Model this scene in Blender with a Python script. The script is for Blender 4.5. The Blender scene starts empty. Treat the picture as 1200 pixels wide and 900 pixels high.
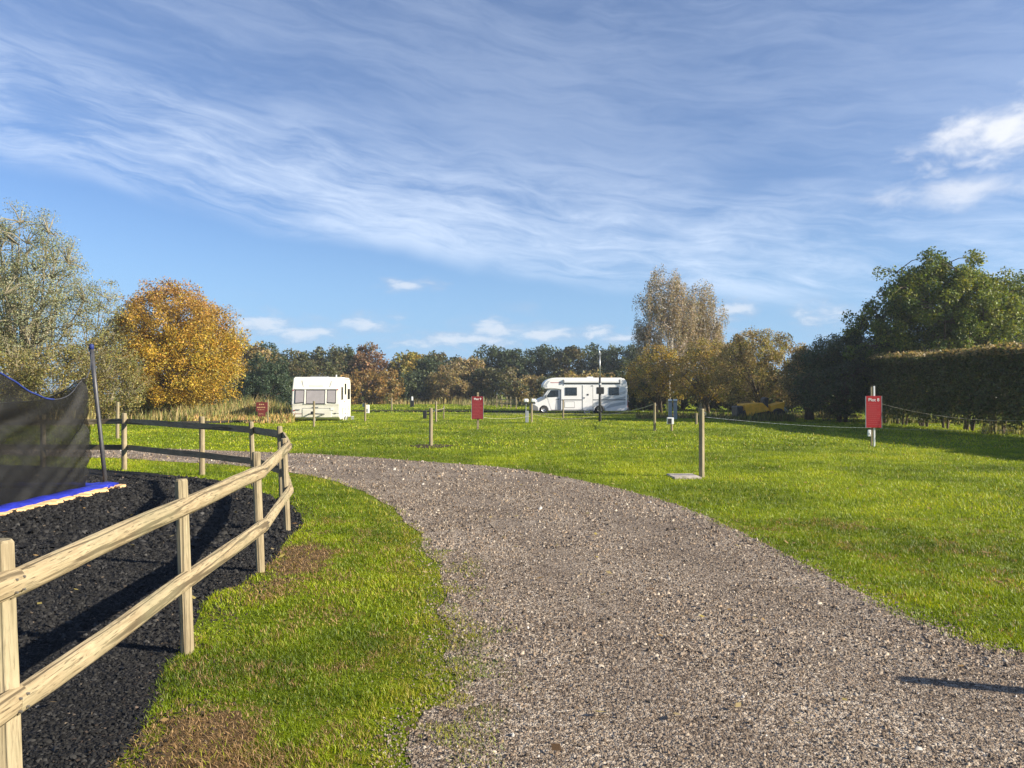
import bpy, bmesh, math, random
import numpy as np
from mathutils import Vector, Matrix, noise as mnoise

sc = bpy.context.scene
C = sc.collection
R = math.radians
# ------------------------------------------------------------------ camera, sky, sun, exposure
H, F, YH = 1.65, 901.0, 459.0            # eye height, focal length in photo pixels, horizon row
SUN_AZ, SUN_EL = 107.0, 24.0             # azimuth clockwise from +Y
cd = bpy.data.cameras.new('camera'); cd.sensor_width = 36.0; cd.lens = F / 1200 * 36
cd.clip_start = 0.05; cd.clip_end = 4000
cam = bpy.data.objects.new('camera', cd); C.objects.link(cam)
cam.location = (0, 0, H); cam.rotation_euler = (R(90) + math.atan((YH - 450) / F), 0, 0)
sc.camera = cam

w = bpy.data.worlds.new('World'); sc.world = w; w.use_nodes = True

class NT:
    """tiny node helper"""
    def __init__(s, tree): s.t = tree
    def n(s, typ, **kw):
        nd = s.t.nodes.new(typ)
        for k, v in kw.items(): setattr(nd, k, v)
        return nd
    def link(s, a, b): s.t.links.new(a, b)
    def put(s, sock, v):
        if hasattr(v, 'links'): s.t.links.new(v, sock)
        else: sock.default_value = v
    def m(s, op, a, b=0.0, c=0.0, clamp=False):
        nd = s.n('ShaderNodeMath', operation=op, use_clamp=clamp)
        s.put(nd.inputs[0], a); s.put(nd.inputs[1], b); s.put(nd.inputs[2], c)
        return nd.outputs[0]
    def rng(s, v, a, b, c=0.0, d=1.0, smooth=True):
        nd = s.n('ShaderNodeMapRange'); nd.interpolation_type = 'SMOOTHSTEP' if smooth else 'LINEAR'
        s.put(nd.inputs[0], v)
        for i, x in enumerate((a, b, c, d)): s.put(nd.inputs[i + 1], x)
        return nd.outputs[0]
    def noise(s, vec, scale, detail=4, rough=.5, dist=0.0):
        nd = s.n('ShaderNodeTexNoise'); s.put(nd.inputs['Vector'], vec)
        nd.inputs['Scale'].default_value = scale; nd.inputs['Detail'].default_value = detail
        nd.inputs['Roughness'].default_value = rough; nd.inputs['Distortion'].default_value = dist
        return nd.outputs[0]
    def xyz(s, x, y, z):
        nd = s.n('ShaderNodeCombineXYZ')
        for i, v in enumerate((x, y, z)): s.put(nd.inputs[i], v)
        return nd.outputs[0]
    def mix(s, f, a, b):
        nd = s.n('ShaderNodeMix', data_type='RGBA')
        s.put(nd.inputs[0], f); s.put(nd.inputs[6], a); s.put(nd.inputs[7], b)
        return nd.outputs[2]
    def ramp(s, f, stops):
        nd = s.n('ShaderNodeValToRGB'); s.put(nd.inputs[0], f)
        e = nd.color_ramp.elements
        while len(e) < len(stops): e.new(.5)
        for i, (p, c) in enumerate(stops): e[i].position = p; e[i].color = (*c, 1)
        return nd.outputs[0]

def build_world():
    t = NT(w.node_tree); bg = w.node_tree.nodes['Background']
    sky = t.n('ShaderNodeTexSky'); sky.sky_type = 'NISHITA'; sky.sun_disc = False
    sky.sun_elevation = R(SUN_EL); sky.sun_rotation = R(SUN_AZ)
    sky.altitude = 0; sky.air_density = 1.0; sky.dust_density = 0.0; sky.ozone_density = 3.0
    tc = t.n('ShaderNodeTexCoord'); sp = t.n('ShaderNodeSeparateXYZ'); t.link(tc.outputs['Generated'], sp.inputs[0])
    X, Y, Z = sp.outputs
    az = t.m('ARCTAN2', X, Y); el = t.m('ARCSINE', Z)
    deg = 57.2958
    saz = t.m('SINE', az)
    # streaks of high cirrus lie along bands that sink towards the right
    elp = t.m('MULTIPLY', t.m('ADD', el, t.m('MULTIPLY', saz, .150)), deg)          # degrees
    wv = t.noise(tc.outputs['Generated'], 5.0, 3, .55)
    elw = t.m('ADD', elp, t.m('MULTIPLY', t.m('SUBTRACT', wv, .5), 3.2))
    p = t.xyz(t.m('MULTIPLY', az, 2.4), t.m('MULTIPLY', elw, .16), t.m('MULTIPLY', t.m('COSINE', az), 1.3))
    n1 = t.noise(p, 1.05, 6, .52, .3)
    p2 = t.xyz(t.m('MULTIPLY', az, 7.0), t.m('MULTIPLY', elw, .75), 3.0)
    n2 = t.noise(p2, 1.3, 9, .66, .55)
    n = t.m('ADD', t.m('MULTIPLY', n1, .58), t.m('MULTIPLY', n2, .42))
    band = t.m('MULTIPLY', t.rng(elw, 8.2, 10.2), t.rng(elw, 11.2, 19.0, 1.0, .10))
    cir = t.m('MULTIPLY', t.rng(n, .37, .66), band)
    veil = t.m('MULTIPLY', t.m('MULTIPLY', t.rng(n, .30, .78), t.rng(elp, 9, 15)), .16)
    base_veil = t.m('MULTIPLY', t.rng(elp, 8.5, 14), .06)
    high = t.m('MINIMUM', t.m('ADD', t.m('ADD', t.m('MULTIPLY', cir, .66), veil), base_veil), 1.0)
    # small fair-weather cumulus low over the trees
    eld = t.m('MULTIPLY', el, deg); azd = t.m('MULTIPLY', az, deg)
    pc = t.xyz(t.m('MULTIPLY', azd, .155), t.m('MULTIPLY', eld, .50), 1.7)
    c1 = t.noise(pc, 1.0, 6, .52, .2)
    lowm = t.m('MULTIPLY', t.rng(eld, 1.5, 3.4), t.rng(eld, 4.6, 8.4, 1, 0))
    cn = t.noise(t.xyz(t.m('MULTIPLY', azd, .42), t.m('MULTIPLY', eld, 1.05), 6.1), 1.0, 7, .60, .25)
    low = None
    for px, py, ra, re in [(a, b, c * 1.5, d * 1.7) for a, b, c, d in LOW_CLOUDS]:
        a0 = math.degrees(math.atan((px - 600) / F)); e0 = math.degrees(math.atan((YH - py) / F * math.cos(math.radians(a0))))
        da = t.m('DIVIDE', t.m('SUBTRACT', azd, a0), ra); de = t.m('DIVIDE', t.m('SUBTRACT', eld, e0), re)
        v = t.m('SUBTRACT', 1.0, t.m('SQRT', t.m('ADD', t.m('MULTIPLY', da, da), t.m('MULTIPLY', de, de))))
        low = v if low is None else t.m('MAXIMUM', low, v)
    scat = t.m('MULTIPLY', t.rng(t.m('ADD', c1, t.m('MULTIPLY', lowm, .16)), .66, .84), lowm)
    low = t.m('MAXIMUM', t.rng(t.m('ADD', low, t.m('MULTIPLY', t.m('SUBTRACT', cn, .5), 3.0)), -.15, 1.1), t.m('MULTIPLY', scat, .6))
    # one larger cloud up at the right with a wispy tail below it
    def puff(a0, e0, ra, re, scale, off):
        da = t.m('DIVIDE', t.m('SUBTRACT', azd, a0), ra); de = t.m('DIVIDE', t.m('SUBTRACT', eld, e0), re)
        d = t.m('SQRT', t.m('ADD', t.m('MULTIPLY', da, da), t.m('MULTIPLY', de, de)))
        nn = t.noise(t.xyz(t.m('MULTIPLY', azd, scale), t.m('MULTIPLY', eld, scale * 1.9), off), 1.0, 7, .58, .3)
        return t.rng(t.m('ADD', t.m('SUBTRACT', 1.0, d), t.m('MULTIPLY', t.m('SUBTRACT', nn, .5), 2.6)), .0, 1.25)
    big = t.m('MULTIPLY', t.m('MAXIMUM', puff(32.8, 15.8, 6.6, 2.6, .34, 4.2), t.m('MULTIPLY', puff(31.5, 12.6, 7.5, 1.3, .26, 9.0), .7)), .85)
    lit = t.noise(t.xyz(t.m('MULTIPLY', azd, .5), t.m('MULTIPLY', eld, 1.1), 2.2), 1.0, 3, .5)
    ccol = t.mix(t.rng(t.m('ADD', t.m('MULTIPLY', low, .6), t.m('MULTIPLY', lit, .7)), .45, .95), (4.0, 4.8, 6.2, 1), (6.9, 7.2, 7.8, 1))
    hcol = (6.6, 7.6, 9.2, 1)
    gain = t.n('ShaderNodeMix', data_type='RGBA', blend_type='MULTIPLY'); gain.inputs[0].default_value = 1
    t.link(sky.outputs[0], gain.inputs[6]); gain.inputs[7].default_value = SKY_TINT
    air = t.mix(t.rng(el, -.02, .26, .88, 0), gain.outputs[2], (2.5, 4.5, 7.1, 1))
    col = t.mix(high, air, hcol)
    col = t.mix(t.m('MULTIPLY', low, .66), col, ccol)
    col = t.mix(big, col, (8.3, 8.4, 8.7, 1))
    t.link(col, bg.inputs[0]); bg.inputs[1].default_value = .055
LOW_CLOUDS = [(318, 379, 3.4, .55), (350, 390, 3.0, .5), (432, 381, 2.0, .6), (478, 334, 1.9, .38), (520, 400, 2.6, .5), (576, 387, 2.0, .7), (560, 398, 3.0, .5), (640, 392, 2.6, .5), (702, 389, 1.5, .45), (735, 395, 2.2, .5), (862, 362, 1.5, .5), (962, 370, 2.0, .7), (-160, 380, 5, .8), (1420, 372, 5, .9)]
SKY_TINT = (.90, .99, 1.20, 1)
build_world()

sl = bpy.data.lights.new('sun', 'SUN'); sl.energy = 5.0; sl.angle = R(.55); sl.color = (1.0, .90, .74)
sun = bpy.data.objects.new('sun', sl); C.objects.link(sun)
sd = Vector((math.sin(R(SUN_AZ)) * math.cos(R(SUN_EL)), math.cos(R(SUN_AZ)) * math.cos(R(SUN_EL)), math.sin(R(SUN_EL))))
sun.rotation_euler = sd.to_track_quat('Z', 'Y').to_euler(); sun.location = (40, -12, 30)
vs = sc.view_settings
vs.view_transform = 'Standard'; vs.look = 'None'; vs.gamma = 1; vs.exposure = 1.20; vs.use_curve_mapping = False
sc.cycles.use_denoising = True
try:
    sc.cycles.denoiser = 'OPENIMAGEDENOISE'; sc.cycles.denoising_input_passes = 'RGB_ALBEDO_NORMAL'
except Exception: pass
sc.cycles.max_bounces = 8; sc.cycles.transparent_max_bounces = 24
sc.cycles.diffuse_bounces = 3; sc.cycles.glossy_bounces = 3

# ------------------------------------------------------------------ helpers
def gp(px, py):                      # photo pixel on the level ground
    D = H * F / (py - YH); return ((px - 600) / F * D, D)
def DX(px, D): return (px - 600) / F * D
def ZH(py, D): return H - (py - YH) / F * D

def tag(o, label=None, cat=None, group=None, kind=None):
    if label: o['label'] = label
    if cat: o['category'] = cat
    if group: o['group'] = group
    if kind: o['kind'] = kind
    return o
def thing(name, loc, label, cat, group=None, rz=0.0):
    o = bpy.data.objects.new(name, None); o.empty_display_size = .1; C.objects.link(o)
    o.location = loc; o.rotation_euler = (0, 0, rz)
    return tag(o, label, cat, group)
def link(name, me, mat, parent=None, loc=(0, 0, 0), rot=(0, 0, 0), bevel=0, smooth=False):
    o = bpy.data.objects.new(name, me); C.objects.link(o)
    if mat and not me.materials: me.materials.append(mat)
    o.location = loc; o.rotation_euler = rot
    if parent: o.parent = parent
    if smooth:
        me.polygons.foreach_set('use_smooth', [True] * len(me.polygons))
    if bevel:
        b = o.modifiers.new('bevel', 'BEVEL'); b.width = bevel; b.segments = 3; b.limit_method = 'ANGLE'; b.angle_limit = R(32); b.harden_normals = False
    return o
def obj(name, vf, mat, parent=None, loc=(0, 0, 0), rot=(0, 0, 0), bevel=0, smooth=False):
    me = bpy.data.meshes.new(name); me.from_pydata(vf[0], [], vf[1]); me.update()
    bm = bmesh.new(); bm.from_mesh(me); bmesh.ops.recalc_face_normals(bm, faces=bm.faces); bm.to_mesh(me); bm.free()
    return link(name, me, mat, parent, loc, rot, bevel, smooth)
def join(*parts):
    V, Fc = [], []
    for v, f in parts:
        k = len(V); V += [tuple(p) for p in v]; Fc += [tuple(i + k for i in q) for q in f]
    return V, Fc
def box(x0, x1, y0, y1, z0, z1):
    v = [(x, y, z) for z in (z0, z1) for y in (y0, y1) for x in (x0, x1)]
    return v, [(0, 2, 3, 1), (4, 5, 7, 6), (0, 1, 5, 4), (1, 3, 7, 5), (3, 2, 6, 7), (2, 0, 4, 6)]
def tube(pts, radii, n=8, caps=True):
    pts = [Vector(p) for p in pts]; V, Fc = [], []
    if not hasattr(radii, '__len__'): radii = [radii] * len(pts)
    ref = None
    for i, p in enumerate(pts):
        d = (pts[min(i + 1, len(pts) - 1)] - pts[max(i - 1, 0)]).normalized()
        if ref is None: ref = d.orthogonal().normalized()
        ref = (ref - d * ref.dot(d)).normalized(); b = d.cross(ref)
        for k in range(n):
            a = 2 * math.pi * k / n
            V.append(tuple(p + (ref * math.cos(a) + b * math.sin(a)) * radii[i]))
    for i in range(len(pts) - 1):
        for k in range(n):
            a, b2 = i * n + k, i * n + (k + 1) % n
            Fc.append((a, b2, b2 + n, a + n))
    if caps: Fc += [tuple(range(n))[::-1], tuple(range((len(pts) - 1) * n, len(pts) * n))]
    return V, Fc
def prism(profile, y0, y1):          # profile in x,z
    n = len(profile); v = [(x, y0, z) for x, z in profile] + [(x, y1, z) for x, z in profile]
    return v, [tuple(range(n)), tuple(range(n, 2 * n))[::-1]] + [(i, (i + 1) % n, n + (i + 1) % n, n + i) for i in range(n)]
def lathe_y(profile, n=24):          # profile (r, y), axis Y
    V = [(r * math.cos(2 * math.pi * k / n), y, r * math.sin(2 * math.pi * k / n)) for r, y in profile for k in range(n)]
    Fc = [(i * n + k, i * n + (k + 1) % n, (i + 1) * n + (k + 1) % n, (i + 1) * n + k) for i in range(len(profile) - 1) for k in range(n)]
    return V, Fc
def fast_mesh(name, V, k, cols=None, attr='col'):
    """V (n*k,3) vertices, every consecutive k of them a polygon"""
    V = np.ascontiguousarray(V, dtype=np.float32); nv = len(V); nf = nv // k
    me = bpy.data.meshes.new(name); me.vertices.add(nv); me.vertices.foreach_set('co', V.ravel())
    me.loops.add(nv); me.loops.foreach_set('vertex_index', np.arange(nv, dtype=np.int32))
    me.polygons.add(nf); me.polygons.foreach_set('loop_start', np.arange(0, nv, k, dtype=np.int32))
    if cols is not None:
        a = me.attributes.new(attr, 'FLOAT_COLOR', 'POINT')
        c4 = np.ones((nv, 4), np.float32); c4[:, :3] = cols; a.data.foreach_set('color', c4.ravel())
    me.update(calc_edges=True); me.validate(); return me
def idx_mesh(name, V, Fi, cols=None):
    """V (n,3), Fi (m,k) shared-vertex faces"""
    V = np.ascontiguousarray(V, dtype=np.float32); Fi = np.ascontiguousarray(Fi, dtype=np.int32); m, k = Fi.shape
    me = bpy.data.meshes.new(name); me.vertices.add(len(V)); me.vertices.foreach_set('co', V.ravel())
    me.loops.add(m * k); me.loops.foreach_set('vertex_index', Fi.ravel())
    me.polygons.add(m); me.polygons.foreach_set('loop_start', np.arange(0, m * k, k, dtype=np.int32))
    if cols is not None:
        a = me.attributes.new('col', 'FLOAT_COLOR', 'POINT')
        c4 = np.ones((len(V), 4), np.float32); c4[:, :3] = cols; a.data.foreach_set('color', c4.ravel())
    me.update(calc_edges=True); me.validate(); return me
_g = np.random.default_rng(7).random((256, 256))
def vnoise(x, y, s, o=0):
    x = np.asarray(x) / s + 37.3 * (o + 1); y = np.asarray(y) / s + 91.7 * (o + 1)
    xi, yi = np.floor(x).astype(int), np.floor(y).astype(int); fx, fy = x - xi, y - yi
    fx = fx * fx * (3 - 2 * fx); fy = fy * fy * (3 - 2 * fy)
    g = lambda a, b: _g[a % 256, b % 256]
    return (g(xi, yi) * (1 - fx) + g(xi + 1, yi) * fx) * (1 - fy) + (g(xi, yi + 1) * (1 - fx) + g(xi + 1, yi + 1) * fx) * fy
def fbm(x, y, s, o=0): return .55 * vnoise(x, y, s, o) + .3 * vnoise(x, y, s / 2.3, o + 3) + .15 * vnoise(x, y, s / 5.1, o + 5)
def inside(poly, x, y):
    r = np.zeros(len(x), bool); n = len(poly)
    for i in range(n):
        (x1, y1), (x2, y2) = poly[i], poly[(i + 1) % n]
        if y1 == y2: continue
        c = ((y1 > y) != (y2 > y)) & (x < (x2 - x1) * (y - y1) / (y2 - y1) + x1); r ^= c
    return r
def edge_dist(poly, x, y):            # distance to an open polyline
    d = np.full(len(x), 1e9); n = len(poly)
    for i in range(n - 1):
        (x1, y1), (x2, y2) = poly[i], poly[(i + 1) % n]
        dx, dy = x2 - x1, y2 - y1; L = dx * dx + dy * dy + 1e-12
        t = np.clip(((x - x1) * dx + (y - y1) * dy) / L, 0, 1)
        d = np.minimum(d, (x - x1 - t * dx) ** 2 + (y - y1 - t * dy) ** 2)
    return np.sqrt(d)
def spline(pts, n=8, closed=False):
    out = []; m = len(pts)
    for i in range(m - 1):
        p0, p1, p2, p3 = pts[max(i - 1, 0)], pts[i], pts[i + 1], pts[min(i + 2, m - 1)]
        for k in range(n):
            t = k / n
            out.append(tuple(.5 * (2 * b + (c - a) * t + (2 * a - 5 * b + 4 * c - d) * t * t + (3 * b - a - 3 * c + d) * t ** 3) for a, b, c, d in zip(p0, p1, p2, p3)))
    return out + [tuple(pts[-1])]
def rag(pts, amp, s, o):             # uneven edge
    a = np.array(pts); n1 = fbm(a[:, 0], a[:, 1], s, o) - .5; n2 = fbm(a[:, 0], a[:, 1], s, o + 9) - .5
    return [(p[0] + amp * u * 2, p[1] + amp * v * 2) for p, u, v in zip(pts, n1, n2)]

# ------------------------------------------------------------------ materials
def mat(name):
    m = bpy.data.materials.new(name); m.use_nodes = True
    return m, NT(m.node_tree), m.node_tree.nodes['Principled BSDF']
def plain(name, col, rough=.5, metal=0, spec=.5, vary=.12, scale=6, bump=0.0):
    m, t, b = mat(name); tc = t.n('ShaderNodeTexCoord')
    n = t.noise(tc.outputs['Object'], scale, 5, .6)
    lo = tuple(c * (1 - vary) for c in col); hi = tuple(min(1, c * (1 + vary)) for c in col)
    t.link(t.ramp(n, [(.3, lo), (.7, hi)]), b.inputs['Base Color'])
    b.inputs['Roughness'].default_value = rough; b.inputs['Metallic'].default_value = metal; b.inputs['Specular IOR Level'].default_value = spec
    if bump:
        bp = t.n('ShaderNodeBump'); bp.inputs['Strength'].default_value = bump; bp.inputs['Distance'].default_value = .01
        t.link(t.noise(tc.outputs['Object'], scale * 6, 4), bp.inputs['Height']); t.link(bp.outputs[0], b.inputs['Normal'])
    return m
def attr_mat(name, rough=.6, trans=0.0, spec=.3, tcol=(1.15, 1.1, .6)):
    m, t, b = mat(name); a = t.n('ShaderNodeAttribute', attribute_name='col')
    t.link(a.outputs['Color'], b.inputs['Base Color']); b.inputs['Roughness'].default_value = rough; b.inputs['Specular IOR Level'].default_value = spec
    if trans:
        tr = t.n('ShaderNodeBsdfTranslucent'); mx = t.n('ShaderNodeMixShader'); mx.inputs[0].default_value = trans
        g = t.n('ShaderNodeMix', data_type='RGBA', blend_type='MULTIPLY'); g.inputs[0].default_value = 1
        t.link(a.outputs['Color'], g.inputs[6]); g.inputs[7].default_value = (*tcol, 1)
        t.link(g.outputs[2], tr.inputs[0]); t.link(b.outputs[0], mx.inputs[1]); t.link(tr.outputs[0], mx.inputs[2])
        t.link(mx.outputs[0], m.node_tree.nodes['Material Output'].inputs[0])
    return m
M = {}
M['leaf'] = attr_mat('leaf', .55, .36, .35)
M['blade'] = attr_mat('grass_blade', .5, .38, .35, (1.2, 1.15, .5))
M['straw'] = attr_mat('dry_grass', .7, .3, .2, (1.1, 1.0, .7))
M['stone'] = attr_mat('gravel_stone', .85, 0, .25)
M['chip'] = attr_mat('bark_chip', .8, 0, .3)
def wood(name, c1, c2, dark, wear=.5, gscale=1.0):
    m, t, b = mat(name); tc = t.n('ShaderNodeTexCoord'); oi = t.n('ShaderNodeObjectInfo')
    mp = t.n('ShaderNodeMapping'); t.link(tc.outputs['Object'], mp.inputs[0]); mp.inputs['Scale'].default_value = (1.2 * gscale, 18 * gscale, 18 * gscale)
    off = t.n('ShaderNodeVectorMath', operation='ADD'); t.link(mp.outputs[0], off.inputs[0])
    t.link(t.xyz(t.m('MULTIPLY', oi.outputs['Random'], 57), t.m('MULTIPLY', oi.outputs['Random'], 31), 0.0), off.inputs[1])
    gr = t.noise(off.outputs[0], 2.2, 6, .62, 1.4)
    fine = t.noise(off.outputs[0], 7.5, 5, .6, .6)
    big = t.noise(tc.outputs['Object'], 2.3, 4, .6)
    wv = t.n('ShaderNodeTexWave', wave_type='BANDS', bands_direction='Y'); t.link(off.outputs[0], wv.inputs['Vector'])
    wv.inputs['Scale'].default_value = .55; wv.inputs['Distortion'].default_value = 9; wv.inputs['Detail'].default_value = 4; wv.inputs['Detail Scale'].default_value = .7
    base = t.mix(t.rng(t.m('ADD', t.m('MULTIPLY', gr, .6), t.m('MULTIPLY', big, .4)), .36, .64), (*c1, 1), (*c2, 1))
    crack = t.rng(wv.outputs['Fac'], .0, .20, 1, 0)
    dk = t.m('MULTIPLY', t.m('MAXIMUM', t.rng(fine, .52, .68), t.m('MULTIPLY', crack, .95)), wear)
    col = t.mix(dk, base, (*dark, 1))
    # green algae in broad patches
    col = t.mix(t.m('MULTIPLY', t.rng(t.noise(tc.outputs['Object'], 1.1, 5, .65), .44, .66), .45), col, (.17, .165, .095, 1))
    t.link(col, b.inputs['Base Color']); b.inputs['Roughness'].default_value = .8; b.inputs['Specular IOR Level'].default_value = .25
    bp = t.n('ShaderNodeBump'); bp.inputs['Strength'].default_value = .55; bp.inputs['Distance'].default_value = .006
    t.link(t.m('SUBTRACT', t.m('ADD', gr, t.m('MULTIPLY', fine, .5)), t.m('MULTIPLY', crack, .9)), bp.inputs['Height']); t.link(bp.outputs[0], b.inputs['Normal'])
    return m
M['rail'] = wood('weathered_rail', (.245, .188, .108), (.385, .312, .192), (.055, .040, .023), .85)
M['post'] = wood('weathered_post', (.22, .175, .105), (.35, .29, .185), (.08, .06, .035), .5)
M['bark'] = plain('tree_bark', (.10, .075, .05), .9, 0, .2, .35, 5, .6)
M['birchbark'] = plain('birch_bark', (.45, .42, .38), .8, 0, .2, .45, 7, .4)
M['palebark'] = plain('willow_bark', (.19, .165, .11), .9, 0, .2, .35, 5, .6)

def ground_mat():
    m, t, b = mat('lawn'); g = t.n('ShaderNodeNewGeometry'); P = g.outputs['Position']
    a = t.noise(P, .35, 5, .6); c = t.noise(P, 3.5, 5, .62); f = t.noise(P, 45, 4, .65)
    mow = t.noise(P, .09, 3, .5)
    v = t.m('ADD', t.m('ADD', t.m('MULTIPLY', a, .30), t.m('MULTIPLY', c, .30)), t.m('ADD', t.m('MULTIPLY', f, .30), t.m('MULTIPLY', mow, .15)))
    col = t.ramp(v, [(.34, (.035, .048, .004)), (.48, (.100, .138, .006)), (.60, (.195, .235, .009)), (.75, (.29, .285, .030))])
    t.link(col, b.inputs['Base Color']); b.inputs['Roughness'].default_value = .9; b.inputs['Specular IOR Level'].default_value = .1
    bp = t.n('ShaderNodeBump'); bp.inputs['Strength'].default_value = .9; bp.inputs['Distance'].default_value = .06
    t.link(t.m('ADD', t.m('MULTIPLY', c, .6), t.m('MULTIPLY', f, .5)), bp.inputs['Height']); t.link(bp.outputs[0], b.inputs['Normal'])
    return m
def gravel_mat():
    m, t, b = mat('gravel'); g = t.n('ShaderNodeNewGeometry'); P = g.outputs['Position']
    cells, hts = [], []
    for s in (42.0, 95.0):
        vo = t.n('ShaderNodeTexVoronoi'); vo.inputs['Scale'].default_value = s; t.link(P, vo.inputs['Vector'])
        sp = t.n('ShaderNodeSeparateColor'); t.link(vo.outputs['Color'], sp.inputs[0])
        cells.append(sp.outputs[0]); hts.append(vo.outputs['Distance'])
    v = t.m('ADD', t.m('MULTIPLY', cells[0], .5), t.m('MULTIPLY', cells[1], .5))
    big = t.noise(P, .8, 5, .6); med = t.noise(P, 6, 4, .6)
    v = t.m('ADD', v, t.m('ADD', t.m('MULTIPLY', t.m('SUBTRACT', big, .5), .7), t.m('MULTIPLY', t.m('SUBTRACT', med, .5), .5)))
    at_ = t.n('ShaderNodeAttribute', attribute_name='col'); sw = t.n('ShaderNodeSeparateColor'); t.link(at_.outputs['Color'], sw.inputs[0])
    wear = t.m('MULTIPLY', sw.outputs[0], t.rng(t.noise(P, 1.6, 4, .6), .30, .62))
    damp = t.rng(t.noise(P, .55, 5, .62, .6), .52, .72)
    col = t.ramp(v, [(.05, (.048, .034, .024)), (.40, (.175, .132, .096)), (.62, (.290, .233, .176)), (.95, (.51, .44, .355))])
    col = t.mix(t.m('MULTIPLY', wear, .45), col, (.125, .096, .073, 1)); col = t.mix(t.m('MULTIPLY', damp, .40), col, (.085, .064, .048, 1))
    t.link(col, b.inputs['Base Color']); b.inputs['Roughness'].default_value = .9; b.inputs['Specular IOR Level'].default_value = .2
    bp = t.n('ShaderNodeBump'); bp.inputs['Strength'].default_value = 1; bp.inputs['Distance'].default_value = .012
    t.link(t.m('MULTIPLY', t.m('ADD', hts[0], t.m('MULTIPLY', hts[1], .6)), -1), bp.inputs['Height']); t.link(bp.outputs[0], b.inputs['Normal'])
    return m
def mulch_mat():
    m, t, b = mat('mulch'); g = t.n('ShaderNodeNewGeometry'); P = g.outputs['Position']
    vo = t.n('ShaderNodeTexVoronoi'); vo.inputs['Scale'].default_value = 48; t.link(P, vo.inputs['Vector'])
    sp = t.n('ShaderNodeSeparateColor'); t.link(vo.outputs['Color'], sp.inputs[0])
    col = t.ramp(sp.outputs[0], [(0, (.004, .004, .004)), (.7, (.014, .013, .013)), (1, (.035, .032, .03))])
    t.link(col, b.inputs['Base Color']); b.inputs['Roughness'].default_value = .85; b.inputs['Specular IOR Level'].default_value = .2
    bp = t.n('ShaderNodeBump'); bp.inputs['Strength'].default_value = 1; bp.inputs['Distance'].default_value = .02
    t.link(t.m('MULTIPLY', vo.outputs['Distance'], -1), bp.inputs['Height']); t.link(bp.outputs[0], b.inputs['Normal'])
    return m
M['lawn'], M['gravel'], M['mulch'] = ground_mat(), gravel_mat(), mulch_mat()
M['earth'] = plain('bare_earth', (.11, .072, .036), .95, 0, .1, .5, 9, .8)

# ------------------------------------------------------------------ ground, track, mulch bed
def sheet(name, poly, z, m, kind='structure'):
    me = bpy.data.meshes.new(name)
    bm = bmesh.new(); vv = [bm.verts.new((x, y, z)) for x, y in poly]; f = bm.faces.new(vv); f.normal_update()
    if f.normal.z < 0: f.normal_flip()
    bmesh.ops.triangulate(bm, faces=bm.faces[:]); bm.to_mesh(me); bm.free()
    o = link(name, me, m); return tag(o, kind=kind)
sheet('ground', [(-340, -60), (340, -60), (340, 520), (-340, 520)], 0, M['lawn'])
left_px = [(482, 900), (498, 850), (528, 790), (524, 740), (520, 690), (500, 640), (455, 592), (400, 567), (340, 553), (280, 546), (200, 541), (100, 536), (-250, 527)]
right_px = [(1200, 765), (1100, 735), (1000, 692), (900, 640), (800, 594), (700, 567), (600, 549), (500, 541), (400, 534), (340, 531), (200, 526), (100, 523), (-250, 515)]
LE = rag(spline([(-.1, -1), (-.35, 1), (-.42, 2.2)] + [gp(*p) for p in left_px], 9), .10, .5, 1)
RE = rag(spline([(9, -2), (6.2, 1.2), (4.6, 3.3)] + [gp(*p) for p in right_px], 9), .05, .4, 2)
PATH = LE + RE[::-1]
def track_mesh():
    nj = 40; V, tr_ = [], []
    for a, b in zip(LE, RE):
        for j in range(nj + 1):
            u = j / nj; V.append((a[0] + (b[0] - a[0]) * u, a[1] + (b[1] - a[1]) * u, .004)); tr_.append(wheel_wear(u))
    Fi = [(i * (nj + 1) + j, i * (nj + 1) + j + 1, (i + 1) * (nj + 1) + j + 1, (i + 1) * (nj + 1) + j) for i in range(len(LE) - 1) for j in range(nj)]
    return idx_mesh('gravel_track', V, Fi, np.array(tr_)[:, None] * np.ones((1, 3)))
def wheel_wear(u): return np.exp(-((u - .34) / .085) ** 2) + .9 * np.exp(-((u - .70) / .085) ** 2)
tag(link('gravel_track', track_mesh(), M['gravel']), kind='structure')
bark_px = [(100, 960), (130, 900), (165, 850), (192, 800), (218, 762), (236, 715), (264, 692), (300, 676), (322, 655), (344, 626), (354, 611), (346, 596), (322, 583), (288, 572), (250, 563), (200, 557), (144, 552), (90, 549), (0, 545), (-300, 541)]
BE = rag(spline([(-1.35, 0), (-1.5, 1.8)] + [gp(*p) for p in bark_px], 7), .07, .35, 4)
BARK = BE + [(-24, 14), (-22, 4), (-9, -1)]
sheet('mulch_bed', BARK, .006, M['mulch'])
for q, ring in enumerate(([(165, 900), (185, 858), (215, 838), (255, 835), (285, 858), (290, 905), (230, 940)], [(312, 684), (326, 662), (345, 632), (366, 628), (388, 648), (380, 664), (350, 682)])):
    ring = [gp(*p) for p in ring]; sheet('bare_ground', rag(spline(ring + ring[:1], 12)[:-1], .16, .16, 13 + q), .003, M['earth'])
STAND = rag(spline([(-1.0, 56.2), (4, 55.8), (9.5, 56), (10, 58.5), (9, 61), (3, 61.4), (-1.5, 60.5), (-1.0, 56.2)], 6), .15, 2, 3)[:-1]
sheet('gravel_hardstanding', STAND, .005, M['gravel'])
sheet('gravel_lane', [(-7, 54.2), (-1, 54.0), (7, 54.4), (7, 55.3), (-1, 55.1), (-7, 55.0)], .005, M['gravel'])

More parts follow.
